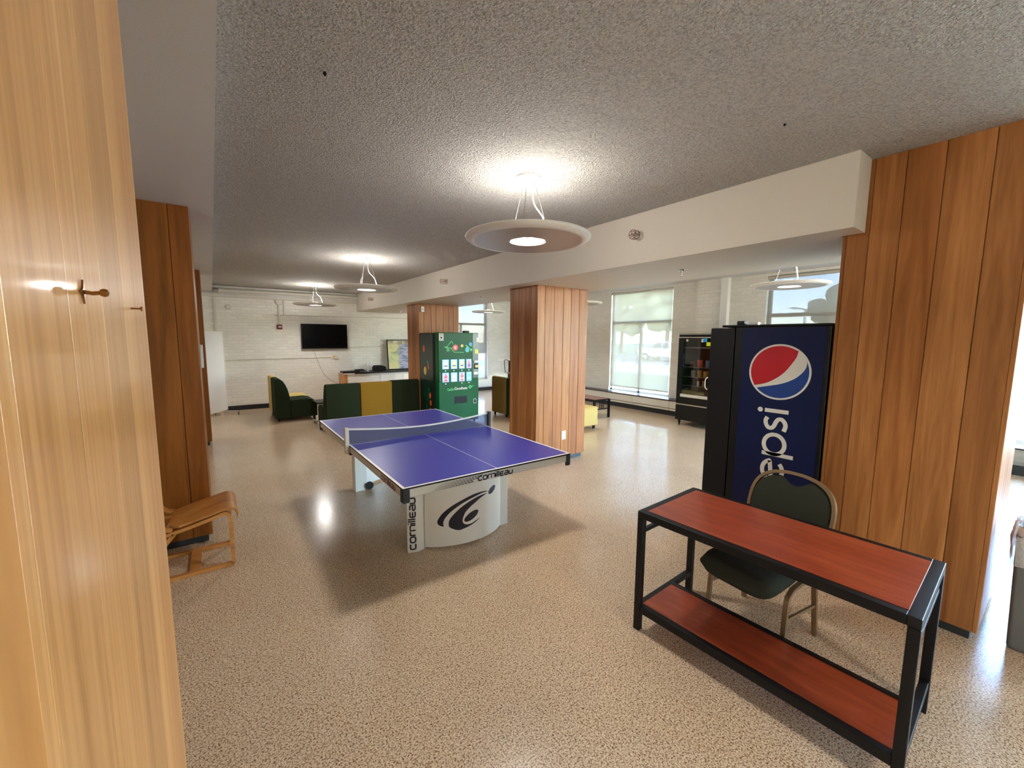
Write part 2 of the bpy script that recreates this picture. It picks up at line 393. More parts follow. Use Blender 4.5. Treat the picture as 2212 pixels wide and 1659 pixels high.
# long dropped beam over the pillars, notched round the near right pillar
fix_origin(struct(MB().prism([(3.27, .89), (3.500, .89), (3.500, 1.015), (4.6, 1.015), (4.6, YR), (3.27, YR)], 2.465, 2.925, 'z').build('trim_2', M['paint'])))
def wall_with_openings(axis, a0, a1, t0, t1, ztop, ops, name, m_):
    mb = MB(); z0, z1 = .36, 2.98
    def bx(u0, u1, zz0, zz1):
        if axis == 'y': mb.box(t0, t1, u0, u1, zz0, zz1)
        else: mb.box(u0, u1, t0, t1, zz0, zz1)
    cur = a0
    for o0, o1 in sorted(ops):
        bx(cur, o0, 0, ztop); bx(o0, o1, 0, z0); bx(o0, o1, z1, ztop); cur = o1
    bx(cur, a1, 0, ztop)
    return fix_origin(struct(mb.build(name, m_)))
wall_with_openings('y', YB-.2, YR+.25, XR, XR+.25, 3.25, WIN_R, 'wall_right', M['brick_yz'])
wall_with_openings('x', XL-.2, XR, YR, YR+.25, 3.25, [(5.6, 7.54)], 'wall_rear', M['brick_xz'])
wall_with_openings('y', YB, YR, XL-.2, XL, 3.25, WIN_L_FILL, 'wall_left', M['white'])
wall_with_openings('x', XL-.2, XR, YB-.25, YB, 3.25, WIN_B_FILL, 'wall_back', M['white'])
# pier and chase on the window wall, shallow recess strip on the rear wall
fix_origin(struct(MB().box(XR-.10, XR, 4.46, 4.98, .385, ZR).build('trim_3', M['brick_yz'])))
struct(MB().box(XR-.12, XR, 4.31, 4.455, .385, ZR).build('trim_4', M['white'], bevel=.006))
struct(MB().box(.11, 3.27, YR-.075, YR, 2.665, 2.735).box(-5, .11, YR-.075, YR, 2.665, 2.735).build('trim_5', M['cream'], bevel=.004))
struct(MB().box(.075, .125, YR-.05, YR, 0, 2.66).build('trim_6', M['cream'], bevel=.004))
struct(MB().box(XL, 5.3, YR-.03, YR, 0, .11).box(5.3, XR, YR-.06, YR, 0, .11).build('baseboard_rear', M['rubber'], bevel=.004))
struct(MB().box(8.53, 8.6, YB, YR-.06, 0, .12).build('baseboard_right', M['plinth']))
struct(MB().box(8.40, 8.70, YB, YR-.06, .362, .385).build('trim_7', M['sill'], bevel=.004))

# windows with frames, panes; roller shades are things
def window_unit(idx, axis, u0, u1, t_in, sgn, shade_z, zt=2.20, mull=True, label=None, z0=.385, z1=2.98, gl='glass'):
    """axis 'y': wall x=const; frame sits .1 into the wall"""
    def bx(mb, a, b, c0, c1, za, zb):
        if axis == 'y': mb.box(t_in+c0*sgn, t_in+c1*sgn, a, b, za, zb)
        else: mb.box(a, b, t_in+c0*sgn, t_in+c1*sgn, za, zb)
    fr = MB(); fw = .055
    bx(fr, u0, u0+fw, .08, .15, z0, z1); bx(fr, u1-fw, u1, .08, .15, z0, z1)
    bx(fr, u0, u1, .08, .15, z0-.02, z0+fw); bx(fr, u0, u1, .08, .15, z1-fw, z1); bx(fr, u0, u1, .075, .155, zt-.04, zt+.03)
    um = (u0+u1)/2
    if mull: bx(fr, um-.03, um+.03, .08, .15, z0, zt)
    root = struct(fr.build('window_%d' % idx, M['frame'], bevel=.004))
    def pane(a, b, za, zb):
        g = MB(); bx(g, a, b, .110, .116, za, zb); g.build('window_pane', M[gl], root)
    pane(u0+fw, u1-fw, zt+.03, z1-fw)
    if mull: pane(u0+fw, um-.03, z0+fw, zt-.04); pane(um+.03, u1-fw, z0+fw, zt-.04)
    else: pane(u0+fw, u1-fw, z0+fw, zt-.04)
    st = MB(); bx(st, u0, u1, 0, .09, z0-.025, z0-.001)
    st.build('window_stool', M['frame'], root)
    if shade_z is not None:
        mid = ((t_in+.03*sgn, um, z1-.06) if axis == 'y' else (um, t_in+.03*sgn, z1-.06))
        r_ = thing('roller_shade', label, 'window shade', mid)
        s_ = MB(); bx(s_, u0+.03, u1-.02, .035, .037, shade_z, z1-.03); s_.build('shade_cloth', M['sheer' if gl == 'dimglass' else 'shade'], r_)
        b_ = MB(); bx(b_, u0+.03, u1-.02, .028, .044, shade_z-.025, shade_z); b_.build('hem_bar', M['silver'], r_, bevel=.003)
        t_ = MB()
        if axis == 'y': t_.cyl((t_in+.03*sgn, u0+.01, z1-.035), .028, u1-u0-.02, 16, 'y')
        else: t_.cyl((u0+.01, t_in+.03*sgn, z1-.035), .028, u1-u0-.02, 16, 'x')
        t_.build('shade_tube', M['silver'], r_, smooth=True)
window_unit(1, 'y', 5.62, 7.45, XR, 1, .52, label='long mesh shade pulled nearly to the sill, behind the low brown table')
window_unit(2, 'y', 1.66, 3.62, XR, 1, 1.15, zt=2.24, gl='dimglass', label='mesh shade in the window above the black soft drink machine')
window_unit(3, 'x', 5.6, 7.54, YR, 1, 1.27, zt=2.22, gl='dimglass', label='half lowered mesh shade in the far window beside the green vending machine')
window_unit(4, 'y', -2.30, .62, XR, 1, None)
window_unit(5, 'y', -5.6, -3.6, XR, 1, None)
for i, (a, b) in enumerate(WIN_L_FILL): window_unit(10+i, 'y', a, b, XL, -1, None)  # frame and panes of the added left fill window
for i, (a, b) in enumerate(WIN_B_FILL): window_unit(7+i, 'x', a, b, YB, -1, None)  # frame and panes of the added back fill window
window_unit(6, 'y', 9.3, 11.0, XR, 1, .6, label='mesh shade in the side window hidden behind the centre pillar')

# heater covers along the windows
for i in range(9):
    y0 = 11.6-1.03*(i+1)
    r_ = thing('heater_cover', 'cream metal heater cover panel under the dark sill of the window wall', 'heater', (8.56, y0+.515, .12), group='heater covers under the windows')
    MB().box(8.425, 8.70, y0+.003, y0+1.027, .19, .361).build('cover_panel', M['cream'], r_, bevel=.004)
    MB().box(8.45, 8.70, y0+.003, y0+1.027, .125, .178).build('air_grille', M['cream'], r_, bevel=.01)

# ------------------------------------------------------------------ wood clad pillars
def pillar(x0, x1, y0, y1, zt, label, widths, m_, seed, toe=.065, chamf=.0035, gap=.0012):
    rnd = random.Random(seed)
    r_ = thing('wood_pillar', label, 'pillar', ((x0+x1)/2, (y0+y1)/2, 0))
    mb = MB(); g = .004; th = .02
    def cuts(a, b):
        out = [a]
        while out[-1] < b-.05:
            out.append(out[-1]+rnd.choice(widths))
        out[-1] = b
        if len(out) > 2 and out[-1]-out[-2] < .05: out.pop(-2)
        return out
    def plank(pts, axis, fixed, sign):
        # board with chamfered long edges so the joints read as V grooves
        a, b = pts; ch = chamf; a += gap; b -= gap
        if axis == 'x':
            prof = [(a, fixed), (a, fixed+sign*(th-ch)), (a+ch, fixed+sign*th), (b-ch, fixed+sign*th), (b, fixed+sign*(th-ch)), (b, fixed)]
        else:
            prof = [(fixed, a), (fixed+sign*(th-ch), a), (fixed+sign*th, a+ch), (fixed+sign*th, b-ch), (fixed+sign*(th-ch), b), (fixed, b)]
        mb.prism(prof, toe, zt, 'z')
    for fixed, sg in ((y0+th, -1), (y1-th, 1)):
        cs = cuts(x0, x1)
        for a, b in zip(cs, cs[1:]): plank((a, b), 'x', fixed, sg)
    for fixed, sg in ((x0+th, -1), (x1-th, 1)):
        cs = cuts(y0+th, y1-th)
        for a, b in zip(cs, cs[1:]): plank((a, b), 'y', fixed, sg)
    mb.build('plank_cladding', m_, r_)
    MB().box(x0+.03, x1-.03, y0+.03, y1-.03, 0, toe+.02).build('plinth', M['plinth'], r_, bevel=.004)
    MB().box(x0+.021, x1-.021, y0+.021, y1-.021, toe+.021, zt-.001).build('core', M['blackm'], r_)
    return r_
W = [.115, .135, .15, .165]
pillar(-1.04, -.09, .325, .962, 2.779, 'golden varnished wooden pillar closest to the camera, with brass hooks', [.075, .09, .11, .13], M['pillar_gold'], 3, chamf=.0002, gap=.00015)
pillar(-1.04, -.09, 4.25, 4.87, 2.779, 'wood panelled pillar with a light switch, behind the bent plywood chair', [.16, .22], M['pillar_shaded'], 5)
pillar(-1.04, -.09, 8.12, 8.74, 2.779, 'wood panelled pillar just left of the rolling whiteboard', W, M['pillar_shaded'], 8)
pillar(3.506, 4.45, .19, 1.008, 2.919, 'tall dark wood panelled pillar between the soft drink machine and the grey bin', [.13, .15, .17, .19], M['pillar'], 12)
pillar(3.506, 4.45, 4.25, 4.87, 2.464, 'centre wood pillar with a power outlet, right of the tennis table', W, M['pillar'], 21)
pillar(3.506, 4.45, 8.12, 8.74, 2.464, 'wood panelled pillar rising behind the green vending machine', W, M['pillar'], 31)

# hooks on the near pillar
r_ = thing('coat_hook', 'brass hook with star shaped plate screwed to the golden pillar', 'hook', (-.09, .518, 1.79))
star = [((.0105 if i % 2 == 0 else .0042)*math.cos(PI/4*i+PI/2), (.0105 if i % 2 == 0 else .0042)*math.sin(PI/4*i+PI/2)) for i in range(8)]
MB().prism([(.520+a, 1.800+b) for a, b in star], -.0895, -.0880, 'x').build('back_plate', M['brass'], r_)
MB().tube([(-.0885, .520, 1.800), (-.083, .520, 1.799), (-.077, .520, 1.800)], .0018, 8).build('hook_shank', M['brass'], r_, smooth=True)
MB().lathe([(.0001, -.0035), (.003, -.0025), (.0038, 0), (.003, .0025), (.0001, .0035)], (-.0755, .520, 1.800), 14, 0, 'x').build('hook_knob', M['brass'], r_, smooth=True)
r_ = thing('nail_hook', 'small brass nail sticking out of the golden pillar near its edge', 'nail', (-.09, .79, 1.797))
MB().tube([(-.0895, .79, 1.800), (-.078, .79, 1.800)], .0013, 8).build('nail_shank', M['brass'], r_, smooth=True)
MB().cyl((-.079, .79, 1.800), .0032, .002, 12, 'x').build('nail_head', M['brass'], r_, smooth=True)

# outlet, switch, thermostat
def plate(name, label, cat, axis, c, w_, h_, d, m_, extra=None):
    x, y, z = c; r_ = thing(name, label, cat, (x, y, z-h_/2)); mb = MB()
    if axis == '-y': mb.box(x-w_/2, x+w_/2, y-d, y-.0005, z-h_/2, z+h_/2)
    elif axis == '+x': mb.box(x+.0005, x+d, y-w_/2, y+w_/2, z-h_/2, z+h_/2)
    mb.build('cover_plate', m_, r_, bevel=.003)
    if extra: extra(r_)
    return r_
def oe(r_):
    for dz in (.028, -.028):
        s_ = MB().box(4.013, 4.045, 4.243, 4.2475, .378+dz-.018, .378+dz+.018).build('socket', M['offwhite'], r_, bevel=.003)
        MB().box(4.021, 4.024, 4.2425, 4.2445, .378+dz-.004, .378+dz+.008).box(4.034, 4.037, 4.2425, 4.2445, .378+dz-.004, .378+dz+.008).build('socket_slot', M['black'], s_)
plate('power_outlet', 'white twin power outlet low on the centre wood pillar', 'outlet', '-y', (4.029, 4.25, .378), .075, .125, .004, M['white'], oe)
def se(r_): MB().box(-.082, -.068, 4.525, 4.545, 1.57, 1.60).build('toggle', M['white'], r_, bevel=.002)
plate('light_switch', 'white light switch plate on the narrow face of the wood pillar by the plywood chair', 'switch', '+x', (-.09, 4.535, 1.585), .09, .20, .022, M['offwhite'], se)
def te(r_):
    MB().box(3.571, 3.597, 8.078, 8.081, 2.335, 2.352).build('display', M['bin'], r_)
    MB().cyl((3.584, 8.081, 2.372), .010, -.004, 12, 'y').build('dial', M['silver'], r_)
plate('thermostat', 'small white thermostat high on the pillar behind the green vending machine', 'thermostat', '-y', (3.585, 8.12, 2.35), .065, .11, .04, M['white'], te)

# ------------------------------------------------------------------ pendant lamps
def make_lamp(x, y, label, ZC=ZC):
    z = 2.47; r_ = thing('pendant_lamp', label, 'lamp', (x, y, z), group='disc pendant lamps')
    prof = [(.132, .004), (.390, .004), (.394, -.004), (.402, -.006), (.436, .000), (.455, .014), (.458, .022), (.450, .034), (.42, .039), (.132, .040)]
    MB().lathe(prof, (x, y, z), 96, closed=True).build('lamp_disc', M['disc'], r_, smooth=True, angle=50)
    MB().lathe([(.134, .0035), (.134, -.0035), (.392, -.0035), (.392, .0035)], (x, y, z), 72, closed=True).build('under_panel', M['under'], r_, smooth=True)
    MB().lathe([(.10, .050), (.131, .038), (.131, .004), (.127, .004), (.127, .036), (.098, .046)], (x, y, z), 48, closed=True).build('inner_ring', M['whitegloss'], r_, smooth=True)
    MB().cyl((x, y, z+.050), .062, .018, 32).build('light_source', M['led'], r_, smooth=True)
    MB().lathe([(.0001, 0), (.062, 0), (.085, .014), (.085, .028), (.0001, .028)], (x, y, ZC-.028), 36).build('ceiling_canopy', M['whitegloss'], r_, smooth=True)
    for a in (100, 220, 340):
        ca, sa = math.cos(math.radians(a)), math.sin(math.radians(a))
        MB().tube([(x+.045*ca, y+.045*sa, ZC-.02), (x+.17*ca, y+.17*sa, z+.037)], .0018, 6).build('suspension_wire', M['wire'], r_)
    pts = catmull([(x+.02, y-.02, ZC-.02), (x+.03, y-.03, ZC-.18), (x+.11, y-.045, z+.17), (x+.145, y-.05, z+.038)], 6)
    MB().tube(pts, .005, 8).build('power_cord', M['whitegloss'], r_, smooth=True)
    l = bpy.data.lights.new('lamp_light', 'POINT'); l.energy = LAMP_W; l.color = LAMP_COL; l.shadow_soft_size = .05
    lo = bpy.data.objects.new('lamp_light', l); sc.collection.objects.link(lo); lo.parent = r_; lo.location = (0, 0, .115)
    l = bpy.data.lights.new('lamp_downlight', 'SPOT'); l.energy = DOWN_W; l.color = LAMP_COL; l.shadow_soft_size = .13; l.spot_size = math.radians(165); l.spot_blend = .6
    lo = bpy.data.objects.new('lamp_downlight', l); sc.collection.objects.link(lo); lo.parent = r_; lo.location = (0, 0, -.004)
    return r_
L0 = make_lamp(1.92, 2.45, 'large white disc pendant lamp hanging nearest, above the tennis table')
dup(L0, (1.93, 6.37, 2.47), 'second white disc pendant lamp, over the floor behind the tennis table')
dup(L0, (1.94, 10.2, 2.47), 'white disc pendant lamp nearest the wall with the television')
L1 = make_lamp(6.24, 2.33, 'white disc pendant lamp in front of the blue sky window', ZR)
dup(L1, (6.15, 6.10, 2.47), 'white disc pendant lamp half hidden right of the centre pillar')
dup(L1, (6.26, 9.72, 2.47), 'white disc pendant lamp seen above the green vending machine')
dup(L0, (1.92, -1.50, 2.47), 'white disc pendant lamp behind the viewer, near the desk')
dup(L1, (6.24, -1.60, 2.47), 'white disc pendant lamp behind the viewer, by the bare window')
dup(L0, (-2.6, -1.5, 2.33), 'added fill lamp with white disc behind the golden pillar, outside the view')  # unseen lamp added for its light on the left side
dup(L0, (-2.6, 10.0, 2.33), 'added fill lamp with white disc left of the whiteboard, outside the view')  # another unseen lamp, added to light the far left

# ------------------------------------------------------------------ sprinklers
def side_sprinkler(y, z, label):
    r_ = thing('wall_sprinkler', label, 'sprinkler', (3.27, y, z), group='caged sprinklers on the beam')
    MB().lathe([(.0001, 0), (.045, 0), (.04, -.012), (.018, -.02), (.0001, -.02)], (3.2695, y, z), 28, 0, 'x').build('wall_rosette', M['silver'], r_, smooth=True)
    MB().tube([(3.252, y, z), (3.20, y, z)], .010, 10).cyl((3.20, y, z), .014, -.015, 12, 'x').build('sprinkler_head', M['chrome'], r_, smooth=True)
    mb = MB()
    for a in range(0, 360, 60):
        ca, sa = math.cos(math.radians(a)), math.sin(math.radians(a))
        mb.tube([(3.245, y+.022*ca, z+.022*sa), (3.215, y+.042*ca, z+.042*sa), (3.165, y+.040*ca, z+.040*sa), (3.155, y, z)], .0022, 6)
    for xx, rr in ((3.225, .036), (3.165, .040)):
        mb.tube([(xx, y+rr*math.cos(2*PI*i/18), z+rr*math.sin(2*PI*i/18)) for i in range(18)], .0024, 6, closed=True)
    mb.build('wire_guard', M['copper'], r_, smooth=True)
side_sprinkler(2.49, 2.713, 'caged copper sprinkler on the beam, the one nearest the viewer')
side_sprinkler(6.38, 2.703, 'caged sprinkler on the beam midway between the two nearer lamps')
side_sprinkler(10.32, 2.69, 'caged sprinkler at the far end of the beam near the brick wall')
def pend_sprinkler(x, y, label):
    r_ = thing('ceiling_sprinkler', label, 'sprinkler', (x, y, 2.40), group='sprinklers under the dropped ceiling')
    MB().lathe([(.0001, 0), (.035, 0), (.03, -.008), (.0001, -.010)], (x, y, 2.4645), 24).build('ceiling_plate', M['chrome'], r_, smooth=True)
    mb = MB().cyl((x, y, 2.43), .010, .028, 10); mb.tube([(x-.012, y, 2.432), (x-.014, y, 2.415), (x, y, 2.402)], .0025, 6).tube([(x+.012, y, 2.432), (x+.014, y, 2.415), (x, y, 2.402)], .0025, 6)
    mb.build('sprinkler_body', M['steel'], r_, smooth=True)
    MB().cyl((x, y, 2.398), .016, .002, 16).build('deflector', M['chrome'], r_)
pend_sprinkler(3.907, 2.444, 'small pendent sprinkler between the centre pillar and the black machine')
pend_sprinkler(3.783, 6.086, 'small pendent sprinkler above the green vending machine')
pend_sprinkler(3.939, 10.235, 'small pendent sprinkler left of the pillar behind the green machine')
tag(MB().lathe([(.0001, 0), (.006, -.002), (.008, -.01), (.0001, -.022)], (.472, 2.059, ZC), 10).build('ceiling_screw', M['blackm']), 'tiny dark screw poking from the textured ceiling at upper left', 'screw')
tag(MB().lathe([(.0001, 0), (.006, -.002), (.007, -.008), (.0001, -.014)], (2.563, 1.04, ZC), 10).build('ceiling_screw', M['blackm']), 'tiny dark screw in the ceiling before the dark wood pillar', 'screw')

# ------------------------------------------------------------------ rear wall services
YW = YR
def pipe(name, pts, r, m_, label, cat='pipe', n=12): return tag(MB().tube(pts, r, n).build(name, m_, smooth=True), label, cat)
r_ = thing('sprinkler_pipe', 'thick cream pipe running along the top of the brick wall', 'pipe', (1.8, YW-.15, 2.80))
MB().tube([(.20, YW-.15, 2.805), (3.265, YW-.15, 2.825)], .038, 16).build('pipe_run', M['cream'], r_, smooth=True)
MB().tube([(.19, YW-.15, 2.805), (.26, YW-.15, 2.805)], .055, 16).build('coupling', M['cream'], r_, smooth=True)
MB().lathe([(.0001, -.06), (.045, -.05), (.055, 0), (.045, .045), (.0001, .05)], (.14, YW-.15, 2.80), 16, 0, 'x').build('end_cap', M['steel'], r_, smooth=True)
for x in (.9, 2.3): MB().box(x-.01, x+.01, YW-.20, YW, 2.86, 2.875).build('pipe_bracket', M['cream'], r_)
r_ = thing('junction_box', 'round cream junction box below the ceiling pipe', 'box', (1.40, YW, 2.55))
MB().lathe([(.0001, 0), (.085, 0), (.085, -.04), (.07, -.055), (.0001, -.06)], (1.40, YW-.0005, 2.62), 28, 0, 'y').build('box_body', M['cream'], r_, smooth=True)
pipe('conduit', [(1.385, YW-.022, 2.55), (1.385, YW-.022, 2.06)], .02, M['cream'], 'short vertical cream conduit dropping to the red fire alarm')
pipe('conduit', catmull([(1.50, YW-.016, 2.66), (1.50, YW-.016, 2.32), (1.53, YW-.016, 2.29), (4.9, YW-.016, 2.33)], 5), .012, M['cream'], 'thin cream conduit running level on the wall above the television')
pipe('conduit', [(-.4, YW-.013, 1.20), (2.56, YW-.013, 1.225)], .010, M['cream'], 'thin cream conduit running level behind and below the television')
pipe('conduit', [(2.98, YW-.013, 1.49), (3.90, YW-.013, 1.505)], .010, M['cream'], 'thin cream conduit right of the television')
r_ = thing('fire_alarm', 'dark red fire alarm strobe on the brick wall left of the television', 'alarm', (1.385, YW, 1.94))
MB().box(1.325, 1.445, YW-.05, YW-.001, 1.945, 2.06).build('alarm_housing', M['alarm'], r_, bevel=.01)
MB().box(1.355, 1.425, YW-.062, YW-.049, 1.985, 2.02).build('strobe_lens', M['offwhite'], r_, bevel=.006)
tag(MB().lathe([(.0001, 0), (.06, 0), (.06, -.03), (.045, -.045), (.0001, -.045)], (.36, YW-.001, 2.44), 24, 0, 'y').build('blank_cover', M['cream'], smooth=True), 'round cream cover on the brick wall above the whiteboard', 'cover')
r_ = thing('wall_outlet', 'boxed power outlet at the end of the conduit under the television', 'outlet', (2.66, YW, 1.17))
MB().box(2.61, 2.72, YW-.045, YW-.001, 1.175, 1.28).build('outlet_box', M['cream'], r_, bevel=.004)
MB().box(2.625, 2.66, YW-.05, YW-.044, 1.195, 1.26).build('outlet_face', M['yellow'], r_)
r_ = thing('wall_outlet', 'white boxed outlet between the television and the leaning picture', 'outlet', (3.97, YW, 1.5))
MB().box(3.91, 4.03, YW-.05, YW-.001, 1.505, 1.60).build('outlet_box', M['white'], r_, bevel=.004)
MB().box(3.93, 3.97, YW-.056, YW-.049, 1.52, 1.58).build('outlet_face', M['offwhite'], r_)
tag(MB().lathe([(.0001, 0), (.03, 0), (.03, -.02), (.0001, -.022)], (3.26, YW-.001, 2.14), 18, 0, 'y').build('blank_disc', M['white'], smooth=True), 'tiny round white cap on bricks upper right of the television', 'cap')
tag(MB().tube(catmull([(2.14, YW-.02, 1.44), (2.24, YW-.015, 1.10), (2.36, YW-.015, .80), (2.52, YW-.02, .62), (2.70, YW-.05, .50), (2.69, YW-.06, .20)], 6), .007, 8).build('power_cable', M['silver'], smooth=True), 'grey cable hanging from the television down to the floor', 'cable')
# television
r_ = thing('television', 'black flat screen television mounted on the white brick wall', 'television', (2.41, YW-.03, 1.455))
MB().box(1.855, 2.972, YW-.105, YW-.055, 1.455, 2.095).build('television_case', M['black'], r_, bevel=.006)
MB().box(1.868, 2.959, YW-.109, YW-.104, 1.482, 2.083).build('screen', M['blackglass'], r_)
MB().box(2.2, 2.62, YW-.056, YW-.001, 1.6, 1.95).build('wall_mount', M['black'], r_)
MB().box(2.38, 2.45, YW-.1075, YW-.1045, 1.461, 1.468).build('maker_badge', M['bin'], r_)

# counter unit by the rear wall
r_ = thing('counter_unit', 'long white cabinet with dark top against the brick wall', 'cabinet', (3.85, 11.4, 0))
MB().box(2.80, 4.95, 11.12, 11.70, .08, .80).build('cabinet_body', M['white'], r_, bevel=.004)
MB().box(2.72, 2.80, 11.10, 11.70, 0, .80).build('side_panel', M['bentwood'], r_)
MB().box(2.98, 4.98, 11.06, 11.71, .801, .845).build('countertop', M['black'], r_, bevel=.004)
MB().box(2.72, 2.98, 11.08, 11.71, .801, .822).build('countertop_end', M['white'], r_)
for x in (3.02, 3.66, 4.30): MB().box(x, x+.62, 11.105, 11.121, .12, .76).build('cabinet_door', M['white'], r_, bevel=.003)
MB().box(2.84, 4.95, 11.16, 11.68, 0, .08).build('plinth', M['black'], r_)
tag(MB().box(2.70, 3.12, 11.12, 11.45, .823, .875).build('flat_case', M['black'], bevel=.01), 'flat black case on the left end of the counter', 'case')
tag(MB().box(3.05, 3.26, 11.14, 11.38, .876, .905).build('tray', M['blackm'], bevel=.01), 'small dark tray lying across the flat black case', 'tray')
bpy.data.objects['tray'].location.z = .876
mb = MB()
for i in range(9): mb.lathe([(.030, 0), (.036, .016), (.039, .018), (.036, .020), (.030, .003)], (3.355, 11.2, .846+i*.017), 20)
mb.lathe([(.0001, 0), (.027, 0), (.038, .10), (.0375, .10)], (3.355, 11.2, .99), 20)
tag(mb.build('cup_stack', M['whitegloss'], smooth=True), 'tall stack of white disposable cups on the counter', 'cups')
bag = MB().prism([(3.52, .846), (3.83, .846), (3.84, .93), (3.80, .975), (3.74, 1.0), (3.56, 1.0), (3.52, .96)], 11.12, 11.36, 'y')
b_ = thing('carry_case', 'black zipped carry case on the counter right of the cups', 'bag', (3.68, 11.24, .846))
bag.build('case_body', M['blackm'], b_, bevel=.015)
MB().tube(catmull([(3.60, 11.115, .97), (3.64, 11.09, .93), (3.72, 11.09, .93), (3.76, 11.115, .97)], 5), .006, 6).build('case_handle', M['black'], b_, smooth=True)
# leaning framed picture: plain abstract painting
r_ = thing('framed_picture', 'framed pastel painting leaning on the wall at the counter end', 'picture', (4.45, 11.5, .846))
def lean(p): return (p[0], p[1]+(p[2]-.846)*.10, p[2])
MB().box(4.00, 4.93, 11.44, 11.46, .846, .872).box(4.00, 4.93, 11.44, 11.46, 1.675, 1.70).box(4.00, 4.024, 11.44, 11.46, .872, 1.675).box(4.906, 4.93, 11.44, 11.46, .872, 1.675).xf(lean).build('picture_frame', M['blackm'], r_)
m = mat('abstract_painting', (200, 205, 190), .6); k = N(m); v = k.coords(); 
sp = k.n('ShaderNodeSeparateXYZ'); k.l(v, sp.inputs[0])
nz = k.noise(v, 2.2, 3., .6, 1.5)
c1 = k.ramp(nz, [(.3, lin((120, 148, 126))), (.45, lin((206, 208, 156))), (.62, lin((226, 208, 146)))])
c2 = k.ramp(k.noise(k.coords((1, 1, 5)), 4., 3., .6, .6), [(.4, lin((118, 128, 158))), (.55, lin((178, 182, 210))), (.7, lin((206, 206, 214)))])
mr = k.n('ShaderNodeMapRange'); k.l(sp.outputs[0], mr.inputs[0]); mr.inputs[1].default_value = -.16; mr.inputs[2].default_value = -.06
c = k.mix(c1, c2, mr.outputs[0]); zt = k.n('ShaderNodeMapRange'); k.l(sp.outputs[2], zt.inputs[0]); zt.inputs[1].default_value = .70; zt.inputs[2].default_value = .74
c = k.mix(c, k.ramp(k.noise(v, 12., 2.), [(.4, lin((150, 146, 120))), (.6, lin((206, 200, 170)))]), zt.outputs[0]); k.base(c)
MB().box(4.024, 4.906, 11.445, 11.452, .872, 1.675).xf(lean).build('painted_panel', m, r_)

# whiteboard on wheels
A = Vector((.20, 11.2, 0)); D = Vector((-.52, -.85, 0)).normalized(); Nn = Vector((D.y, -D.x, 0))
if Nn.y > 0: Nn = -Nn
def wb(u, d, z): p = A+D*u+Nn*d; return (p.x, p.y, z)
def wbbox(mb, u0, u1, d0, d1, z0, z1):
    b = MB().box(u0, u1, d0, d1, z0, z1); b.xf(lambda p: wb(*p)); return mb.add(b.v, b.f)
r_ = thing('rolling_whiteboard', 'tall white marker board on wheels beside the left pillar', 'whiteboard', wb(.6, 0, 0))
wbbox(MB(), .02, 1.48, -.008, .008, .135, 1.845).build('board_panel', M['whitegloss'], r_)
mb = MB()
for a in ((0, 1.5, -.014, .014, .11, .135), (0, 1.5, -.014, .014, 1.845, 1.87), (0, .02, -.014, .014, .11, 1.87), (1.48, 1.5, -.014, .014, .11, 1.87)): wbbox(mb, *a)
mb.build('board_frame', M['silverlt'], r_, bevel=.003)
for u in (.03, 1.47):
    wbbox(MB(), u-.012, u+.012, -.034, -.015, .09, 1.2).build('support_post', M['steel'], r_)
    wbbox(MB(), u-.015, u+.015, -.26, .26, .072, .098).build('foot_bar', M['steel'], r_, bevel=.004)
    for d in (-.25, .25):
        p = wb(u, d, .035); MB().cyl((p[0]-.012, p[1], .036), .035, .024, 20, 'x').build('caster', M['bin'], r_, smooth=True)

# ------------------------------------------------------------------ lounge seating
def seat_module(label, loc, rot, wd, m_, group='modular lounge seats'):
    r_ = thing('lounge_seat', label, 'sofa', loc, rot, group)
    back = [(0, .07)]+[(0, .86), (.02, .89), (.07, .895), (.11, .885), (.155, .85), (.20, .77), (.235, .68), (.262, .56), (.275, .445), (.275, .07)]
    MB().prism(back, .004, wd-.004, 'y').build('backrest', m_, r_, local=True, bevel=.018, seg=3)
    seat = [(.277, .07), (.277, .442), (.60, .452), (.70, .435), (.775, .385), (.79, .35), (.79, .07)]
    MB().prism(seat, .004, wd-.004, 'y').build('seat', m_, r_, local=True, bevel=.018, seg=3)
    for x in (.06, .73):
        for y in (.06, wd-.06): MB().cyl((x, y, 0), .022, .075, 16, r2=.032).build('foot', M['black'], r_, local=True, smooth=True)
    return r_
seat_module('green lounge seat in side view facing right, near end of the left pair', (.98, 9.58, 0), 0, .62, M['fab_green'])
seat_module('pale yellow lounge seat behind the green one, facing right by the brick wall', (.98, 10.205, 0), 0, .62, M['fab_pale'])
seat_module('left green seat of the row seen from behind the tennis table', (2.24, 8.0, 0), PI/2, .615, M['fab_green'])
seat_module('mustard yellow middle seat of the row seen from behind', (2.865, 8.0, 0), PI/2, .615, M['fab_yellow'])
seat_module('right green seat of the row, touching the green vending machine', (3.485, 8.115, 0), PI/2, .615, M['fab_green'])
seat_module('yellow lounge seat with its back turned, left of the centre pillar', (5.20, 7.36, 0), 0, .57, M['fab_yellow_shaded'])
seat_module('green lounge seat mostly hidden by the centre pillar, next to a yellow one', (5.20, 6.775, 0), 0, .57, M['fab_green'])
r_ = thing('ottoman', 'pale yellow square ottoman peeking out behind the centre pillar', 'ottoman', (5.77, 5.74, 0))
MB().box(5.47, 6.075, 5.44, 6.04, .07, .44).build('cushion', M['fab_pale'], r_, bevel=.03, seg=4)
for x in (5.53, 6.015):
    for y in (5.50, 5.98): MB().cyl((x, y, 0), .024, .075, 16, r2=.034).build('foot', M['black'], r_, smooth=True)
r_ = thing('side_table', 'small black topped side table on a white pedestal between the lounge seats', 'table', (1.90, 9.02, 0))
MB().box(1.66, 2.14, 9.0, 9.5, .40, .425).build('table_top', M['black'], r_, bevel=.004)
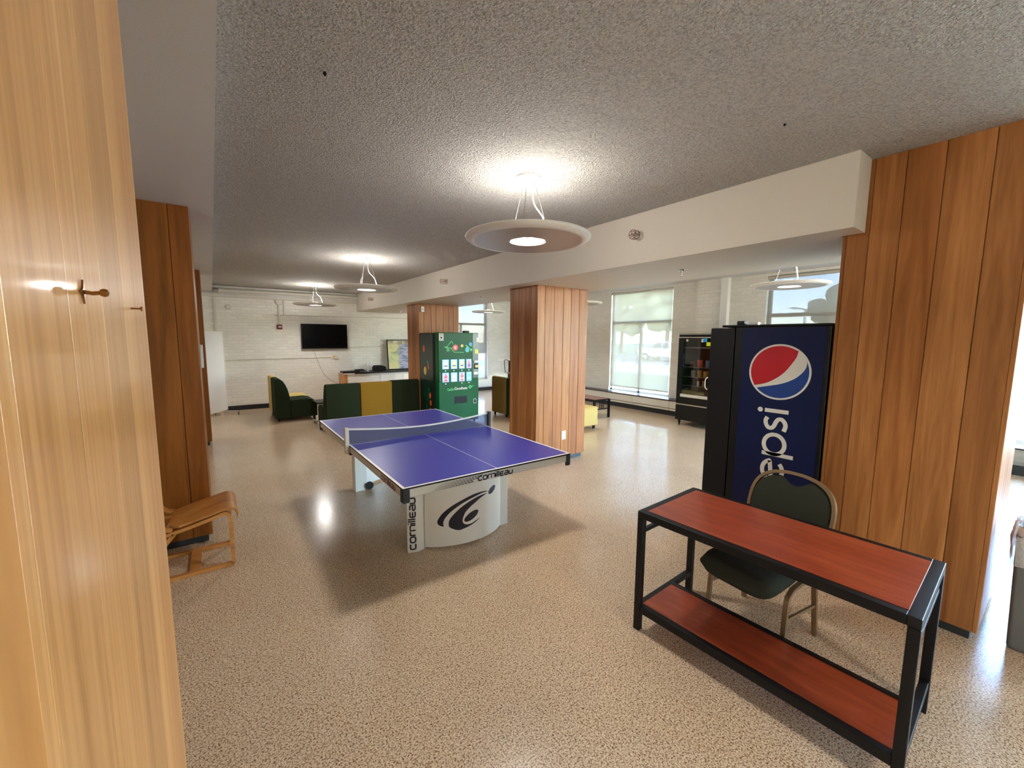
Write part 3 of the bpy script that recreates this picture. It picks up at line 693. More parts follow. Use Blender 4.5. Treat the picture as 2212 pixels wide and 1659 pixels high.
MB().tube([(1.83, 9.25, .03), (1.83, 9.25, .40)], .02, 14).build('pedestal', M['white'], r_, smooth=True)
MB().lathe([(.0001, 0), (.13, 0), (.13, .01), (.03, .03), (.0001, .03)], (1.83, 9.25, 0), 28).build('pedestal_base', M['white'], r_, smooth=True)
# low table by the windows
r_ = thing('low_table', 'low brown topped table with black slatted frame near the windows', 'table', (6.93, 6.7, 0))
x0, x1, y0, y1 = 6.67, 7.19, 6.09, 7.30
MB().box(x0, x1, y0, y1, .405, .43).build('table_frame', M['black'], r_, bevel=.004)
MB().box(x0+.03, x1-.03, y0+.03, y1-.03, .4305, .438).build('table_top', M['brownlam'], r_)
for x in (x0, x1-.045):
    for y in (y0, y1-.045): MB().box(x, x+.045, y, y+.045, 0, .405).build('leg', M['black'], r_, bevel=.003)
for y in (y0+.012, y1-.032):
    MB().box(x0+.045, x1-.045, y, y+.02, .20, .225).build('side_rail', M['black'], r_)
    mb = MB()
    for x in (6.87, 6.925, 6.98): mb.box(x-.008, x+.008, y+.004, y+.016, .225, .405)
    mb.build('slats', M['black'], r_)
# far bar table and stool
r_ = thing('bar_table', 'pale high round table half hidden beyond the centre pillar', 'table', (7.55, 10.5, 0))
MB().cyl((7.55, 10.5, 1.07), .36, .028, 36).build('table_top', M['cream'], r_, smooth=True)
MB().tube([(7.55, 10.5, .02), (7.55, 10.5, 1.07)], .035, 14).build('column', M['black'], r_, smooth=True)
MB().lathe([(.0001, 0), (.25, 0), (.25, .012), (.04, .03), (.0001, .03)], (7.55, 10.5, 0), 28).build('table_base', M['black'], r_, smooth=True)
r_ = thing('bar_stool', 'dark metal high stool under the far round table', 'stool', (7.30, 10.0, 0))
MB().cyl((7.30, 10.0, .70), .17, .035, 24).build('seat', M['brownlam'], r_, smooth=True)
for a in (45, 135, 225, 315):
    ca, sa = math.cos(math.radians(a)), math.sin(math.radians(a))
    MB().tube([(7.30+.20*ca, 10+.20*sa, 0), (7.30+.12*ca, 10+.12*sa, .70)], .011, 8).build('leg', M['black'], r_, smooth=True)
MB().tube([(7.30+.17*math.cos(2*PI*i/20), 10+.17*math.sin(2*PI*i/20), .28) for i in range(20)], .008, 6, closed=True).build('foot_ring', M['black'], r_, smooth=True)
MB().tube(catmull([(7.15, 9.85, .70), (7.10, 9.80, .9), (7.08, 9.82, 1.08), (7.08, 10.05, 1.12), (7.12, 10.17, 1.05), (7.15, 10.15, .72)], 5), .011, 8).build('back_loop', M['black'], r_, smooth=True)

# ------------------------------------------------------------------ tennis table
TX, TY = 1.742, 3.917
R = thing('tennis_table', 'blue outdoor table tennis table with net and curved silver legs', 'table', (TX, TY, 0), -.008)
hx, hy = .7625, 1.37
mb = MB(); lw = .02
z = .76
def q4(mb, x0, x1, y0, y1, zz, mi): mb.add([(x0, y0, zz), (x1, y0, zz), (x1, y1, zz), (x0, y1, zz)], [(0, 1, 2, 3)], mi)
xs = [-hx, -hx+lw, -.002, .002, hx-lw, hx]; ys = [-hy, -hy+lw, hy-lw, hy]
for i in range(5):
    for j in range(3):
        q4(mb, xs[i], xs[i+1], ys[j], ys[j+1], z, 1 if (i in (0, 4) or j in (0, 2) or i == 2) else 0)
mb.box(-hx, hx, -hy, hy, z-.012, z-.0006, 2)
mb.build('table_top', [M['tblue'], M['white'], M['black']], R, local=True)
for nm, b in (('edge_rail', (-hx+.004, hx-.004, -hy+.002, -hy+.03)), ('edge_rail', (-hx+.004, hx-.004, hy-.03, hy-.002)), ('edge_rail', (-hx+.002, -hx+.03, -hy+.03, hy-.03)), ('edge_rail', (hx-.03, hx-.002, -hy+.03, hy-.03))):
    rail = MB().box(*b, .690, .7475).build(nm, M['silver'], R, local=True, bevel=.003)
    if nm == 'edge_rail' and b[2] < -1.3:
        fn = lambda u, v, d: (u, -hy+.0015-d, v)
        t_ = MB(); wordmark(t_, 'cornilleau', 1.565-TX, .700, .030, .315, fn, .31); t_.build('lettering', M['navy'], rail, local=True)
        g_ = MB()
        for r__ in range(5):
            for c__ in range(13):
                u0 = -.555+c__*.026+r__*.020; v0 = .697+r__*.0095
                if c__ > 12-r__*.2 and r__ < 2: continue
                hgt = .0066*(c__+2)/14
                poly2d(g_, [(u0, v0), (u0+.018, v0+.001), (u0+.026, v0+hgt+.001), (u0+.008, v0+hgt)], fn)
        g_.build('net_pattern', M['navy'], rail, local=True)
    if b[1] < -.7 and b[2] > -1.36:
        fn = lambda u, v, d: (-hx+.0015-d, u, v)
        t_ = MB(); wordmark(t_, 'cornilleau', 0, 0, .030, .30, lambda u, v, d: (-hx+.0015-d, -.92-u, .700+v), .31); t_.build('lettering', M['alarm'], rail, local=True)
for sx in (-1, 1):
    for sy in (-1, 1):
        c_ = MB().prism([(sx*(hx+.002), sy*(hy+.002)), (sx*(hx-.05), sy*(hy+.002)), (sx*(hx-.05), sy*(hy-.012)), (sx*(hx-.012), sy*(hy-.05)), (sx*(hx+.002), sy*(hy-.05))], .655, .7472)
        c_.build('corner_guard', M['rubber'], R, local=True, bevel=.006)
MB().box(-.42, .42, -1.0, 1.0, .66, .69).box(-.05, .05, -.86, .86, .60, .66).build('underframe', M['silver'], R, local=True)
# net
n_ = 28; vs = []; fs = []; nx0, nx1 = -.775, .775
for i in range(n_+1):
    t_ = i/n_; x = nx0+(nx1-nx0)*t_; zt = .76+.152-.055*math.sin(PI*t_)
    for yy in (-.0012, .0012): vs += [(x, yy, .763), (x, yy, zt-.008)]
for i in range(n_):
    a, b = i*4, i*4+4
    fs += [(a, b, b+1, a+1), (a+2, a+3, b+3, b+2)]
MB().add(vs, fs).build('net', M['net'], R, local=True)
MB().tube([(nx0+(nx1-nx0)*i/n_, 0, .76+.150-.055*math.sin(PI*i/n_)) for i in range(n_+1)], .005, flat=(.008, .015)).build('net_tape', M['offwhite'], R, local=True)
for sx in (-1, 1):
    p_ = MB().box(sx*(.7635), sx*.800, -.022, .022, .68, .925).build('net_post', M['silver'] if sx < 0 else M['rubber'], R, local=True, bevel=.004)
    MB().box(sx*.763, sx*.700, -.02, .02, .665, .689).build('post_bracket', M['rubber'], p_, local=True)
# legs: posts + bowed panel
def leg(sy, nm):
    L = MB(); 
    def Y(y): return sy*y
    colL = [(-.538, .842), (-.455, .868), (-.384, .845), (-.384, .80), (-.52, .78)]
    L.prism([(x, -Y(y)) for x, y in colL], .0, .688)
    colR = [(.362, .855), (.452, .855), (.452, .79), (.362, .79)]

    pr = [(x, -Y(y)) for x, y in colR]
    # panel arc: centre (-.012, .485 from table centre) radius .532
    N_ = 36; cx, cyy, rad = -.012, .485, .532
    a0, a1 = math.asin((-.392-cx)/rad), math.asin((.362-cx)/rad); P = MB(); vs = []; fs = []
    for i in range(N_+1):
        a = a0+(a1-a0)*i/N_; q = i/N_
        zt, zb = .688, .018+.012*math.sin(PI*q)
        for rr in (rad, rad-.004):
            for zz in (zb, zt): vs.append((cx+rr*math.sin(a), -Y(cyy+rr*math.cos(a)), zz))
    for i in range(N_):
        a, b = i*4, i*4+4; fs += [(a, b, b+1, a+1), (a+2, a+3, b+3, b+2), (a, a+2, b+2, b), (a+1, b+1, b+3, a+3)]
    fs += [(0, 1, 3, 2), (N_*4, N_*4+2, N_*4+3, N_*4+1)]
    pn = P.add(vs, fs).build(nm, M['silverlt'], R, local=True, smooth=True)
    o_ = L.build('leg_post', M['silverlt'], pn, local=True, bevel=.005)
    MB().prism(pr, 0, .688).build('leg_post', M['silverlt'], pn, local=True, bevel=.005)
    def onarc(u, v, d):
        a = math.asin(max(-1, min(1, (u-cx)/rad))); rr = rad+.0006+d
        return (cx+rr*math.sin(a), -Y(cyy+rr*math.cos(a)), v)
    A1 = [(0.131, 0.438), (0.074, 0.448), (-0.018, 0.444), (-0.117, 0.415), (-0.206, 0.371), (-0.267, 0.32), (-0.298, 0.274), (-0.309, 0.246), (-0.305, 0.222), (-0.288, 0.207), (-0.264, 0.2)]
    A2 = [(0.131, 0.433), (0.074, 0.436), (-0.007, 0.422), (-0.094, 0.395), (-0.167, 0.357), (-0.219, 0.316), (-0.252, 0.276), (-0.263, 0.253), (-0.268, 0.23), (-0.267, 0.216), (-0.264, 0.2)]
    B1 = [(0.131, 0.419), (0.038, 0.416), (-0.054, 0.389), (-0.127, 0.351), (-0.185, 0.302), (-0.219, 0.259), (-0.228, 0.222), (-0.218, 0.188), (-0.155, 0.157), (-0.105, 0.162), (-0.05, 0.176), (0.003, 0.196), (0.052, 0.223)]
    B2 = [(0.131, 0.418), (0.055, 0.397), (-0.002, 0.368), (-0.049, 0.34), (-0.089, 0.305), (-0.111, 0.262), (-0.116, 0.239), (-0.114, 0.219), (-0.1, 0.202), (-0.075, 0.193), (-0.04, 0.193), (-0.002, 0.205), (0.052, 0.224)]
    g = MB(); ribbon(g, catmull(A1, 5), catmull(A2, 5), onarc, .0012, 0, 4); ribbon(g, catmull(B1, 5), catmull(B2, 5), onarc, .0012, 0, 8)
    def ell(c, e, b_):
        dx, dz = e[0]-c[0], e[1]-c[1]; L_ = math.hypot(dx, dz); ux, uz = dx/L_, dz/L_
        T = [i/20*PI for i in range(21)]
        ribbon(g, [(c[0]+ux*L_*math.cos(t)-uz*b_*math.sin(t), c[1]+uz*L_*math.cos(t)+ux*b_*math.sin(t)) for t in T],
               [(c[0]+ux*L_*math.cos(t)+uz*b_*math.sin(t), c[1]+uz*L_*math.cos(t)-ux*b_*math.sin(t)) for t in T], onarc, .0012, 0, 4)
    ell((-.035, .260), (.030, .293), .032); ell((.197, .428), (.245, .447), .028)
    g.build('logo', M['navy'], pn, local=True)
    w1 = MB()
    # vertical wordmark on the outer face of the left post
    p0 = Vector((-.538, -Y(.842), 0)); p1 = Vector((-.455, -Y(.868), 0)); e = (p1-p0).normalized(); nrm = Vector((e.y, -e.x, 0))
    if nrm.y*sy > 0: nrm = -nrm
    def colf(u, v, d): p = p0+e*(.066-v)+nrm*(d+.0016); return (p.x, p.y, .03+u)
    wordmark(w1, 'cornilleau', 0, 0, .042, .44, colf, .28); w1.build('lettering', M['navy'], pn, local=True)
    # wheel tucked at the foot of the panel
    MB().cyl((-.36, -Y(.80), .045), .045, .02*sy, 22, 'y').build('transport_wheel', M['rubber'], pn, local=True, smooth=True)
    return o_
leg(1, 'leg'); leg(-1, 'leg')

# ------------------------------------------------------------------ desk
R = thing('desk', 'black framed desk with red cherry top and low shelf', 'desk', (2.33, .855, 0), .037)
X, Y_ = .32, .605
mb = MB(); t = .042
for b in ((-X, X, -Y_, -Y_+t), (-X, X, Y_-t, Y_), (-X, -X+t, -Y_+t, Y_-t), (X-t, X, -Y_+t, Y_-t)): mb.box(*b, .708, .750)
mb.build('top_frame', M['black'], R, local=True, bevel=.003)
MB().box(-X+t, X-t, -Y_+t, Y_-t, .722, .7515).build('desk_top', M['cherry'], R, local=True, bevel=.001)
for sx in (-1, 1):
    for sy in (-1, 1):
        MB().box(sx*X, sx*(X-.038), sy*Y_, sy*(Y_-.038), 0, .7075).build('leg', M['black'], R, local=True, bevel=.003)
for sy in (-1, 1):
    MB().box(-X+.038, X-.038, sy*(Y_-.008), sy*(Y_-.032), .615, .637).build('side_rail', M['black'], R, local=True, bevel=.002)
    MB().box(-X+.038, X-.038, sy*(Y_-.004), sy*(Y_-.036), .130, .165).build('lower_rail', M['black'], R, local=True, bevel=.002)
mb = MB(); mb.box(-X+.002, -X+.036, -Y_+.038, Y_-.038, .118, .165); mb.box(.035, .065, -Y_+.036, Y_-.036, .130, .172)
mb.build('shelf_rail', M['black'], R, local=True, bevel=.003)
MB().box(-X+.036, .035, -Y_+.037, Y_-.037, .140, .166).build('shelf', M['cherry'], R, local=True)

# ------------------------------------------------------------------ banquet chair
R = thing('banquet_chair', 'green upholstered banquet chair with bronze frame behind the desk', 'chair', (2.85, .985, 0), math.radians(174))
cush = MB(); nu, nv = 18, 18; sw, x0, x1 = .225, .09, .575
def seatpt(i, j, top):
    a = i/nu*2-1; b = j/nv*2-1
    # superellipse footprint
    k_ = 1/max(1e-6, (abs(a)**5+abs(b)**5)**(1/5))*max(abs(a), abs(b)) if (a or b) else 1
    a2, b2 = a*k_, b*k_; e_ = max(abs(a), abs(b))
    h = math.sqrt(max(0, 1-e_**10))
    x = (x0+x1)/2+b2*(x1-x0)/2; y = a2*sw*(1-.05*(1-b2))
    zc = .432-.010*b2
    return (x, y, zc+(.050+.012*(1-a2*a2))*h) if top else (x, y, zc-.058*h)
for top in (True, False):
    vs = [seatpt(i, j, top) for j in range(nv+1) for i in range(nu+1)]
    fs = [(j*(nu+1)+i, j*(nu+1)+i+1, (j+1)*(nu+1)+i+1, (j+1)*(nu+1)+i) for j in range(nv) for i in range(nu)]
    cush.add(vs, fs)
so = cush.build('seat', M['fab_chair'], R, local=True, smooth=True, angle=80)
bm = bmesh.new(); bm.from_mesh(so.data); bmesh.ops.remove_doubles(bm, verts=bm.verts, dist=.0008); bmesh.ops.recalc_face_normals(bm, faces=bm.faces); bm.to_mesh(so.data); bm.free()
# frames per side: back leg rising to the backrest loop, front leg bending under the seat
def tilt(z): return .055-(z-.40)*.30 if z > .40 else .055*(z/.40)
for sy in (-1, 1):
    MB().tube(catmull([(0, sy*.215, 0), (.03, sy*.212, .22), (.055, sy*.21, .40), (.045, sy*.212, .46)], 4), .011, 8, flat=(.020, .026)).build('rear_leg', M['bronze'], R, local=True)
    MB().tube(catmull([(.395, sy*.225, 0), (.385, sy*.222, .20), (.375, sy*.22, .33), (.35, sy*.22, .375), (.28, sy*.22, .40), (.055, sy*.215, .405)], 5), .011, 8, flat=(.020, .024)).build('front_leg', M['bronze'], R, local=True)
    MB().tube([(.03, sy*.214, .20), (.385, sy*.223, .235)], .009, 8, flat=(.012, .018)).build('stretcher', M['bronze'], R, local=True)
loop = [(y, zz) for y, zz in [(-.212, .44), (-.225, .56), (-.238, .68), (-.232, .78), (-.200, .85), (-.14, .895), (-.06, .915), (0, .918), (.06, .915), (.14, .895), (.200, .85), (.232, .78), (.238, .68), (.225, .56), (.212, .44)]]
MB().tube([(tilt(zz), y, zz) for y, zz in catmull(loop, 4)], .011, 8, flat=(.024, .020)).build('back_frame', M['bronze'], R, local=True, smooth=True)
cp = [(-.205, .47), (-.212, .58), (-.222, .70), (-.215, .78), (-.185, .84), (-.13, .878), (-.085, .882), (-.06, .868), (-.03, .848), (0, .842), (.03, .848), (.06, .868), (.085, .882), (.13, .878), (.185, .84), (.215, .78), (.222, .70), (.212, .58), (.205, .47)]
cp = catmull(cp, 3)
b_ = MB(); n_ = len(cp); cy0 = .66
rings = [(1., .0), (1., .018), (.96, .03), (.85, .036)]
for side in (1, -1):
    vs = []; fs = []
    for k_, (s_, d_) in enumerate(rings):
        for y, zz in cp: vs.append((tilt(cy0+(zz-cy0)*s_)+side*d_, y*s_, cy0+(zz-cy0)*s_))
    for k_ in range(len(rings)-1):
        for i in range(n_):
            j = (i+1) % n_; fs.append((k_*n_+i, k_*n_+j, (k_+1)*n_+j, (k_+1)*n_+i))
    base = (len(rings)-1)*n_
    fs += [tuple(base+i for i in t_) for t_ in tessellate_polygon([[Vector((y, zz, 0)) for y, zz in cp]])]
    b_.add(vs, fs)
b_.build('backrest', M['fab_chair'], R, local=True, smooth=True, angle=60)

# ------------------------------------------------------------------ bent plywood chair (mostly hidden by the near pillar)
R = thing('plywood_chair', 'light bent plywood lounge chair between the two left pillars', 'chair', (-.20, 3.90, 0))
ya, yb = 3.70, 4.10
for y in (ya, yb):
    f_ = catmull([(-.42, y, .35), (-.385, y, .345), (-.30, y, .355), (-.12, y, .395), (-.01, y, .425), (.025, y, .41), (.036, y, .36), (.036, y, .18), (.036, y, .02)], 5)
    MB().tube(f_, .015, flat=(.035, .024)).build('side_frame', M['bentwood'], R, smooth=True)
    MB().tube([(.036, y, .016), (-.15, y, .014), (-.30, y, .013), (-.52, y, .014)], .015, flat=(.035, .026)).build('floor_runner', M['bentwood'], R)
    MB().tube(catmull([(-.30, y, .345), (-.36, y, .27), (-.44, y, .12), (-.50, y, .03)], 5), .015, flat=(.035, .026)).build('rear_brace', M['bentwood'], R, smooth=True)
    MB().tube(catmull([(-.31, y+.0, .375), (-.37, y, .40), (-.42, y, .48), (-.46, y, .62), (-.52, y, .85)], 5), .012, flat=(.035, .022)).build('back_rail', M['bentwood'], R, smooth=True)
MB().box(-.235, -.165, ya+.018, yb-.018, .004, .024).build('cross_board', M['bentwood'], R, bevel=.003)
prof = catmull([(-.33, .392), (-.25, .405), (-.12, .435), (.0, .462), (.045, .462), (.075, .445), (.088, .41), (.085, .385)], 5)
vs = []; fs = []
for i, (x, z_) in enumerate(prof):
    wy = .02 if i > 3 else .09-.018*i
    for dz in (0, -.016):
        for y in (ya-.03+wy, yb+.03-wy): vs.append((x-(0.010 if dz and i > len(prof)-12 else 0), y, z_+dz))
for i in range(len(prof)-1):
    a, b = i*4, i*4+4; fs += [(a, a+1, b+1, b), (a+2, b+2, b+3, a+3), (a, b, b+2, a+2), (a+1, a+3, b+3, b+1)]
fs += [(0, 2, 3, 1), (len(prof)*4-4, len(prof)*4-3, len(prof)*4-1, len(prof)*4-2)]
MB().add(vs, fs).build('seat', M['bentwood'], R, smooth=True)
prof = catmull([(-.415, .52), (-.43, .60), (-.455, .70), (-.50, .82), (-.56, .95)], 4)
vs = []; fs = []
for x, z_ in prof:
    for dx in (0, -.014):
        for y in (ya-.005, yb+.005): vs.append((x+.016+dx, y, z_))
for i in range(len(prof)-1):
    a, b = i*4, i*4+4; fs += [(a, a+1, b+1, b), (a+2, b+2, b+3, a+3), (a, b, b+2, a+2), (a+1, a+3, b+3, b+1)]
fs += [(0, 2, 3, 1), (len(prof)*4-4, len(prof)*4-3, len(prof)*4-1, len(prof)*4-2)]
MB().add(vs, fs).build('backrest', M['bentwood'], R, smooth=True)

# ------------------------------------------------------------------ blue soft drink machine, side towards us
PX = 3.505
R = thing('soft_drink_machine', 'tall black soft drink machine with a round red, white and blue emblem', 'vending machine', (3.98, 1.45, 0))
MB().box(PX, PX+.94, 1.02, 1.675, .10, 1.865).build('cabinet', M['black'], R, bevel=.006)
dr = MB().box(PX, PX+.94, 1.682, 1.885, .10, 1.86).build('door', M['black'], R, bevel=.008)
MB().box(PX+.18, PX+.92, 1.886, 1.892, .35, 1.80).build('door_graphic', M['pblue'], dr)
MB().box(PX+.02, PX+.90, 1.03, 1.80, 1.8655, 1.885).build('top_cover', M['black'], R, bevel=.006)
MB().box(PX+.06, PX+.13, 1.64, 1.70, 1.886, 1.918).build('top_hinge', M['rubber'], R, bevel=.006)
MB().box(PX+.10, PX+.14, 1.55, 1.62, 1.886, 1.905).build('top_bracket', M['steel'], R)
for x in (PX+.05, PX+.85):
    for y in (1.08, 1.80): MB().cyl((x, y, 0), .025, .10, 14).build('foot', M['rubber'], R)
pn = MB().box(PX-.0022, PX-.0004, 1.048, 1.614, .18, 1.858).build('side_panel', M['pblue'], R)
fp = lambda u, v, d: (PX-.0024-d, u, v)
cy_, cz_, cr = 1.332, 1.518, .214
g = MB(); poly2d(g, arc(cy_, cz_, cr, 0, 360, 72)[:-1], fp, .0008, 0)
ri = cr*.935
red = [(1.211, 1.684), (1.22, 1.638), (1.245, 1.591), (1.289, 1.524), (1.336, 1.478), (1.402, 1.434), (1.454, 1.415), (1.500, 1.403)]
def ang(p): return math.degrees(math.atan2(p[1]-cz_, p[0]-cy_))
a0, a1 = ang(red[-1]), ang(red[0]); poly2d(g, catmull(red, 4)+arc(cy_, cz_, ri, a0, a1, 40)[1:-1], fp, .0006, 1, .001)
blue = [(1.478, 1.386), (1.4, 1.405), (1.315, 1.428), (1.251, 1.457), (1.205, 1.49), (1.169, 1.532), (1.152, 1.569), (1.150, 1.609)]
a0, a1 = ang(blue[-1]), ang(blue[0])+360
poly2d(g, catmull(blue, 4)+arc(cy_, cz_, ri, a0, a1, 40)[1:-1], fp, .0006, 2, .001)
g.build('round_logo', [M['offwhite'], M['logored'], M['logoblue']], pn)
# lettering reads upwards: text axis = +z, glyph up = +y
H = .166; BY = 1.243; sw_ = .030
def gl(z0): return lambda u, v, d: (PX-.0026-d, BY+v*H, z0+u*H)
def st_(mb, pts, z0): stroke2d(mb, pts, sw_/H, gl(z0))
T = MB()
st_(T, [(0, 0), (0, 1)], 1.215)
poly2d(T, [(a+0, b) for a, b in arc(0, 1.20, .115, 0, 360, 20)[:-1]], gl(1.215))
sS = [(.62, .86), (.46, .93), (.28, .90), (.14, .80), (.13, .66), (.24, .56), (.42, .49), (.56, .40), (.58, .26), (.46, .13), (.28, .08), (.04, .14)]
st_(T, catmull(sS, 4), 1.058)
def pp(z0):
    st_(T, [(.085, -.32), (.085, 1.0)], z0); st_(T, arc(.56, .5, .47, 0, 360, 28, .44), z0)
pp(.859); pp(.435)
st_(T, [(.15, .52), (1.02, .62)]+arc(.58, .5, .47, 15, 180, 18, .43)[0:]+arc(.58, .5, .47, 180, 318, 16, .43), .650)
T.build('lettering', M['offwhite'], pn)

# ------------------------------------------------------------------ green vending machine
GX0, GX1, GY = 3.50, 4.395, 7.20
R = thing('green_vending_machine', 'green drinks vending machine in front of a wood pillar', 'vending machine', (3.95, 7.65, 0))
MB().box(GX0, GX1, GY+.155, 8.085, .09, 1.855).build('cabinet', M['blackm'], R, bevel=.006)
dr = MB().box(GX0, GX1, GY, GY+.150, .09, 1.865).build('door', M['green'], R, bevel=.010)
fs_ = lambda u, v, d: (GX0-.0012-d, u, v)
sp_ = MB().box(GX0-.001, GX0+.0005, GY+.25, 8.06, .12, 1.84).build('side_panel', M['greendk'], R)
for x in (GX0+.05, GX1-.05):
    for y in (GY+.1, 8.0): MB().cyl((x, y, 0), .022, .09, 12).build('foot', M['rubber'], R)
g = MB(); poly2d(g, arc(7.87, 1.54, .055, 0, 360, 20, .075)[:-1], fs_, mi=0); poly2d(g, arc(7.82, 1.09, .06, 0, 360, 20, .085)[:-1], fs_, mi=1)
poly2d(g, [(7.70, 1.22), (7.66, 1.25), (7.62, 1.16), (7.68, 1.10)], fs_, mi=0); poly2d(g, [(7.72, 1.30), (7.68, 1.30), (7.66, 1.26), (7.71, 1.24)], fs_, mi=3)
for (yy, zz, mi) in ((7.60, .60, 0), (7.70, .52, 2), (7.66, .70, 2), (7.58, .45, 0), (7.74, .36, 2), (7.60, .30, 0), (7.85, .62, 2)): poly2d(g, arc(yy, zz, .045, 0, 360, 14, .06)[:-1], fs_, mi=mi)
g.build('fruit_pictures', [M['orange'], M['yellow'], M['green'], M['cyan']], sp_)
t_ = MB(); text2d('hello Goodness', .062, lambda u, v, d: (GX0-.0016-d, 7.73-u, .915+v), t_); t_.build('side_lettering', M['bin'], sp_)
ff = lambda u, v, d: (u, GY-.0008-d, v)
def fbox(nm, x0, x1, z0, z1, m_, d=.004, par=dr, bev=.0): return MB().box(x0, x1, GY-d, GY+.0, z0, z1).build(nm, m_, par, bevel=bev)
fbox('warning_sticker', 3.513, 3.612, 1.705, 1.845, M['offwhite'], .002, bev=.0)
t_ = MB()
for i, (s, zz, w_) in enumerate((('NO COLD', 1.812, .019), ('ITEMS', 1.790, .017), ('NO CASH', 1.722, .019))): text2d(s, w_, lambda u, v, d, zz=zz: (3.5625+u, GY-.0024-d, zz+v), t_)
t_.box(3.545, 3.580, GY-.003, GY-.002, 1.75, 1.775); t_.build('sticker_print', M['blackm'], dr)
# logo strip
g = MB()
for pts, wdt in (([(3.625, 1.585), (3.70, 1.59)], .012), ([(3.65, 1.568), (3.78, 1.560), (3.80, 1.565)], .012), (catmull([(3.70, 1.595), (3.71, 1.63), (3.745, 1.655), (3.765, 1.69), (3.795, 1.69), (3.80, 1.665), (3.815, 1.65)], 4), .009), (arc(3.70, 1.525, .020, 0, 360, 16), .010), (catmull([(3.78, 1.55), (3.80, 1.52), (3.83, 1.49), (3.86, 1.48), (4.05, 1.475)], 4), .009), (catmull([(4.09, 1.62), (4.15, 1.585), (4.20, 1.545), (4.235, 1.53)], 4), .012), (catmull([(4.20, 1.60), (4.23, 1.595), (4.26, 1.60)], 4), .008)): stroke2d(g, pts, wdt, ff)
poly2d(g, arc(4.225, 1.525, .026, 0, 360, 16)[:-1], ff); poly2d(g, arc(3.745, 1.52, .008, 0, 360, 10)[:-1], ff)
g.build('line_art', M['lime'], dr)
g = MB(); poly2d(g, arc(3.865, 1.572, .060, 0, 360, 28)[:-1], ff, .001); g.build('red_emblem', M['red'], dr)
g = MB(); stroke2d(g, arc(3.865, 1.572, .022, 45, 320, 12)+[(3.882, 1.572), (3.868, 1.572)], .010, lambda u, v, d: (u, GY-.002-d, v)); g.build('emblem_letter', M['white'], dr)
g = MB(); poly2d(g, arc(4.015, 1.607, .030, 0, 360, 20)[:-1], ff); g.build('citrus_picture', M['yellow'], dr)
def drop(cx, cz, r, m_, nm, lift):
    g = MB(); poly2d(g, [(cx+.0*r, cz+2.0*r)]+arc(cx, cz, r, 30, -210, 20)[0:], lambda u, v, d: (u, GY-.0008-lift-d, v)); g.build(nm, m_, dr)
drop(4.135, 1.525, .048, M['lime'], 'drop_outline', 0); drop(4.135, 1.525, .038, M['cyan'], 'drop_picture', .0012)
g = MB(); poly2d(g, arc(4.207, 1.638, .036, 0, 360, 20)[:-1], ff); g.build('bubble_picture', M['cyan'], dr)
# eight backlit selections
cols = [(3.647, .140), (3.830, .138), (4.006, .125), (4.168, .115)]
prints = [['btnw', 'btny', 'btny', 'btnr'], ['btnr', 'btnw', 'btnr', 'btnc']]
for row, (z0, z1) in enumerate(((1.155, 1.340), (.900, 1.083))):
    for ci, (cx, w_) in enumerate(cols):
        b_ = fbox('selection_button', cx-w_/2, cx+w_/2, z0, z1, M['btn'], .006, bev=.004)
        bw = w_*.26; zb = z0+.012; zt = z1-.012; fb = lambda u, v, d: (u, GY-.0068-d, v); g = MB()
        sil = [(cx-bw, zb), (cx+bw, zb), (cx+bw, zb+.075), (cx+bw*1.05, zb+.10), (cx+bw*.38, zt-.03), (cx+bw*.38, zt), (cx-bw*.38, zt), (cx-bw*.38, zt-.03), (cx-bw*1.05, zb+.10), (cx-bw, zb+.075)]
        poly2d(g, sil, fb); g.build('bottle_picture', M[prints[row][ci]], b_)
        g = MB(); g.box(cx-bw, cx+bw, GY-.0092, GY-.0078, zb+.035, zb+.065); g.build('bottle_band', M['offwhite'] if row else M['logoblue'], b_)
        if not (row == 1 and ci == 1):
            MB().lathe([(.0001, -.005), (.007, -.004), (.009, 0)], (cx, GY-.0005, z0-.035), 12, 0, 'y').build('indicator_light', M['btnw'], dr, smooth=True)
t_ = MB(); text2d('hello', .078, lambda u, v, d: (3.682+u, GY-.0012-d, .725+v), t_, align='LEFT', mk=.001); t_.build('lettering', M['lime'], dr)
t_ = MB(); text2d('Goodness', .078, lambda u, v, d: (3.835+u, GY-.0012-d, .735+v), t_, align='LEFT', mk=.001, sx=.93); t_.build('lettering', M['white'], dr)
g = MB(); stroke2d(g, arc(4.195, .775, .024, 0, 360, 18), .018, ff); stroke2d(g, catmull([(4.20, .745), (4.23, .775), (4.275, .80)], 4), .010, ff); g.build('leaf_emblem', M['lime'], dr)
fbox('delivery_slot', 3.835, 4.122, .460, .600, M['blackglass'], .003); fbox('slot_frame', 3.825, 4.132, .450, .459, M['green'], .012)
fbox('coin_return', 4.272, 4.338, .430, .522, M['silver'], .004, bev=.003); fbox('coin_return_cup', 4.282, 4.328, .440, .512, M['blackglass'], .006)
rp = fbox('payment_panel', 4.262, 4.392, .96, 1.855, M['greendk'], .003)
MB().box(4.345, 4.388, GY-.006, GY-.003, 1.678, 1.772).build('price_label', M['white'], rp)
MB().box(4.312, 4.386, GY-.006, GY-.003, 1.445, 1.535).build('neon_label', M['hivis'], rp)
MB().box(4.283, 4.384, GY-.030, GY-.003, 1.270, 1.300).build('bill_slot', M['steel'], rp, bevel=.004)
MB().box(4.283, 4.386, GY-.012, GY-.003, 1.140, 1.245).build('card_reader', M['blackglass'], rp, bevel=.004)
MB().box(4.31, 4.378, GY-.0145, GY-.0125, 1.165, 1.215).build('reader_screen', M['yellow'], rp)
MB().box(4.280, 4.378, GY-.010, GY-.003, 1.020, 1.115).build('coin_panel', M['silver'], rp, bevel=.003)
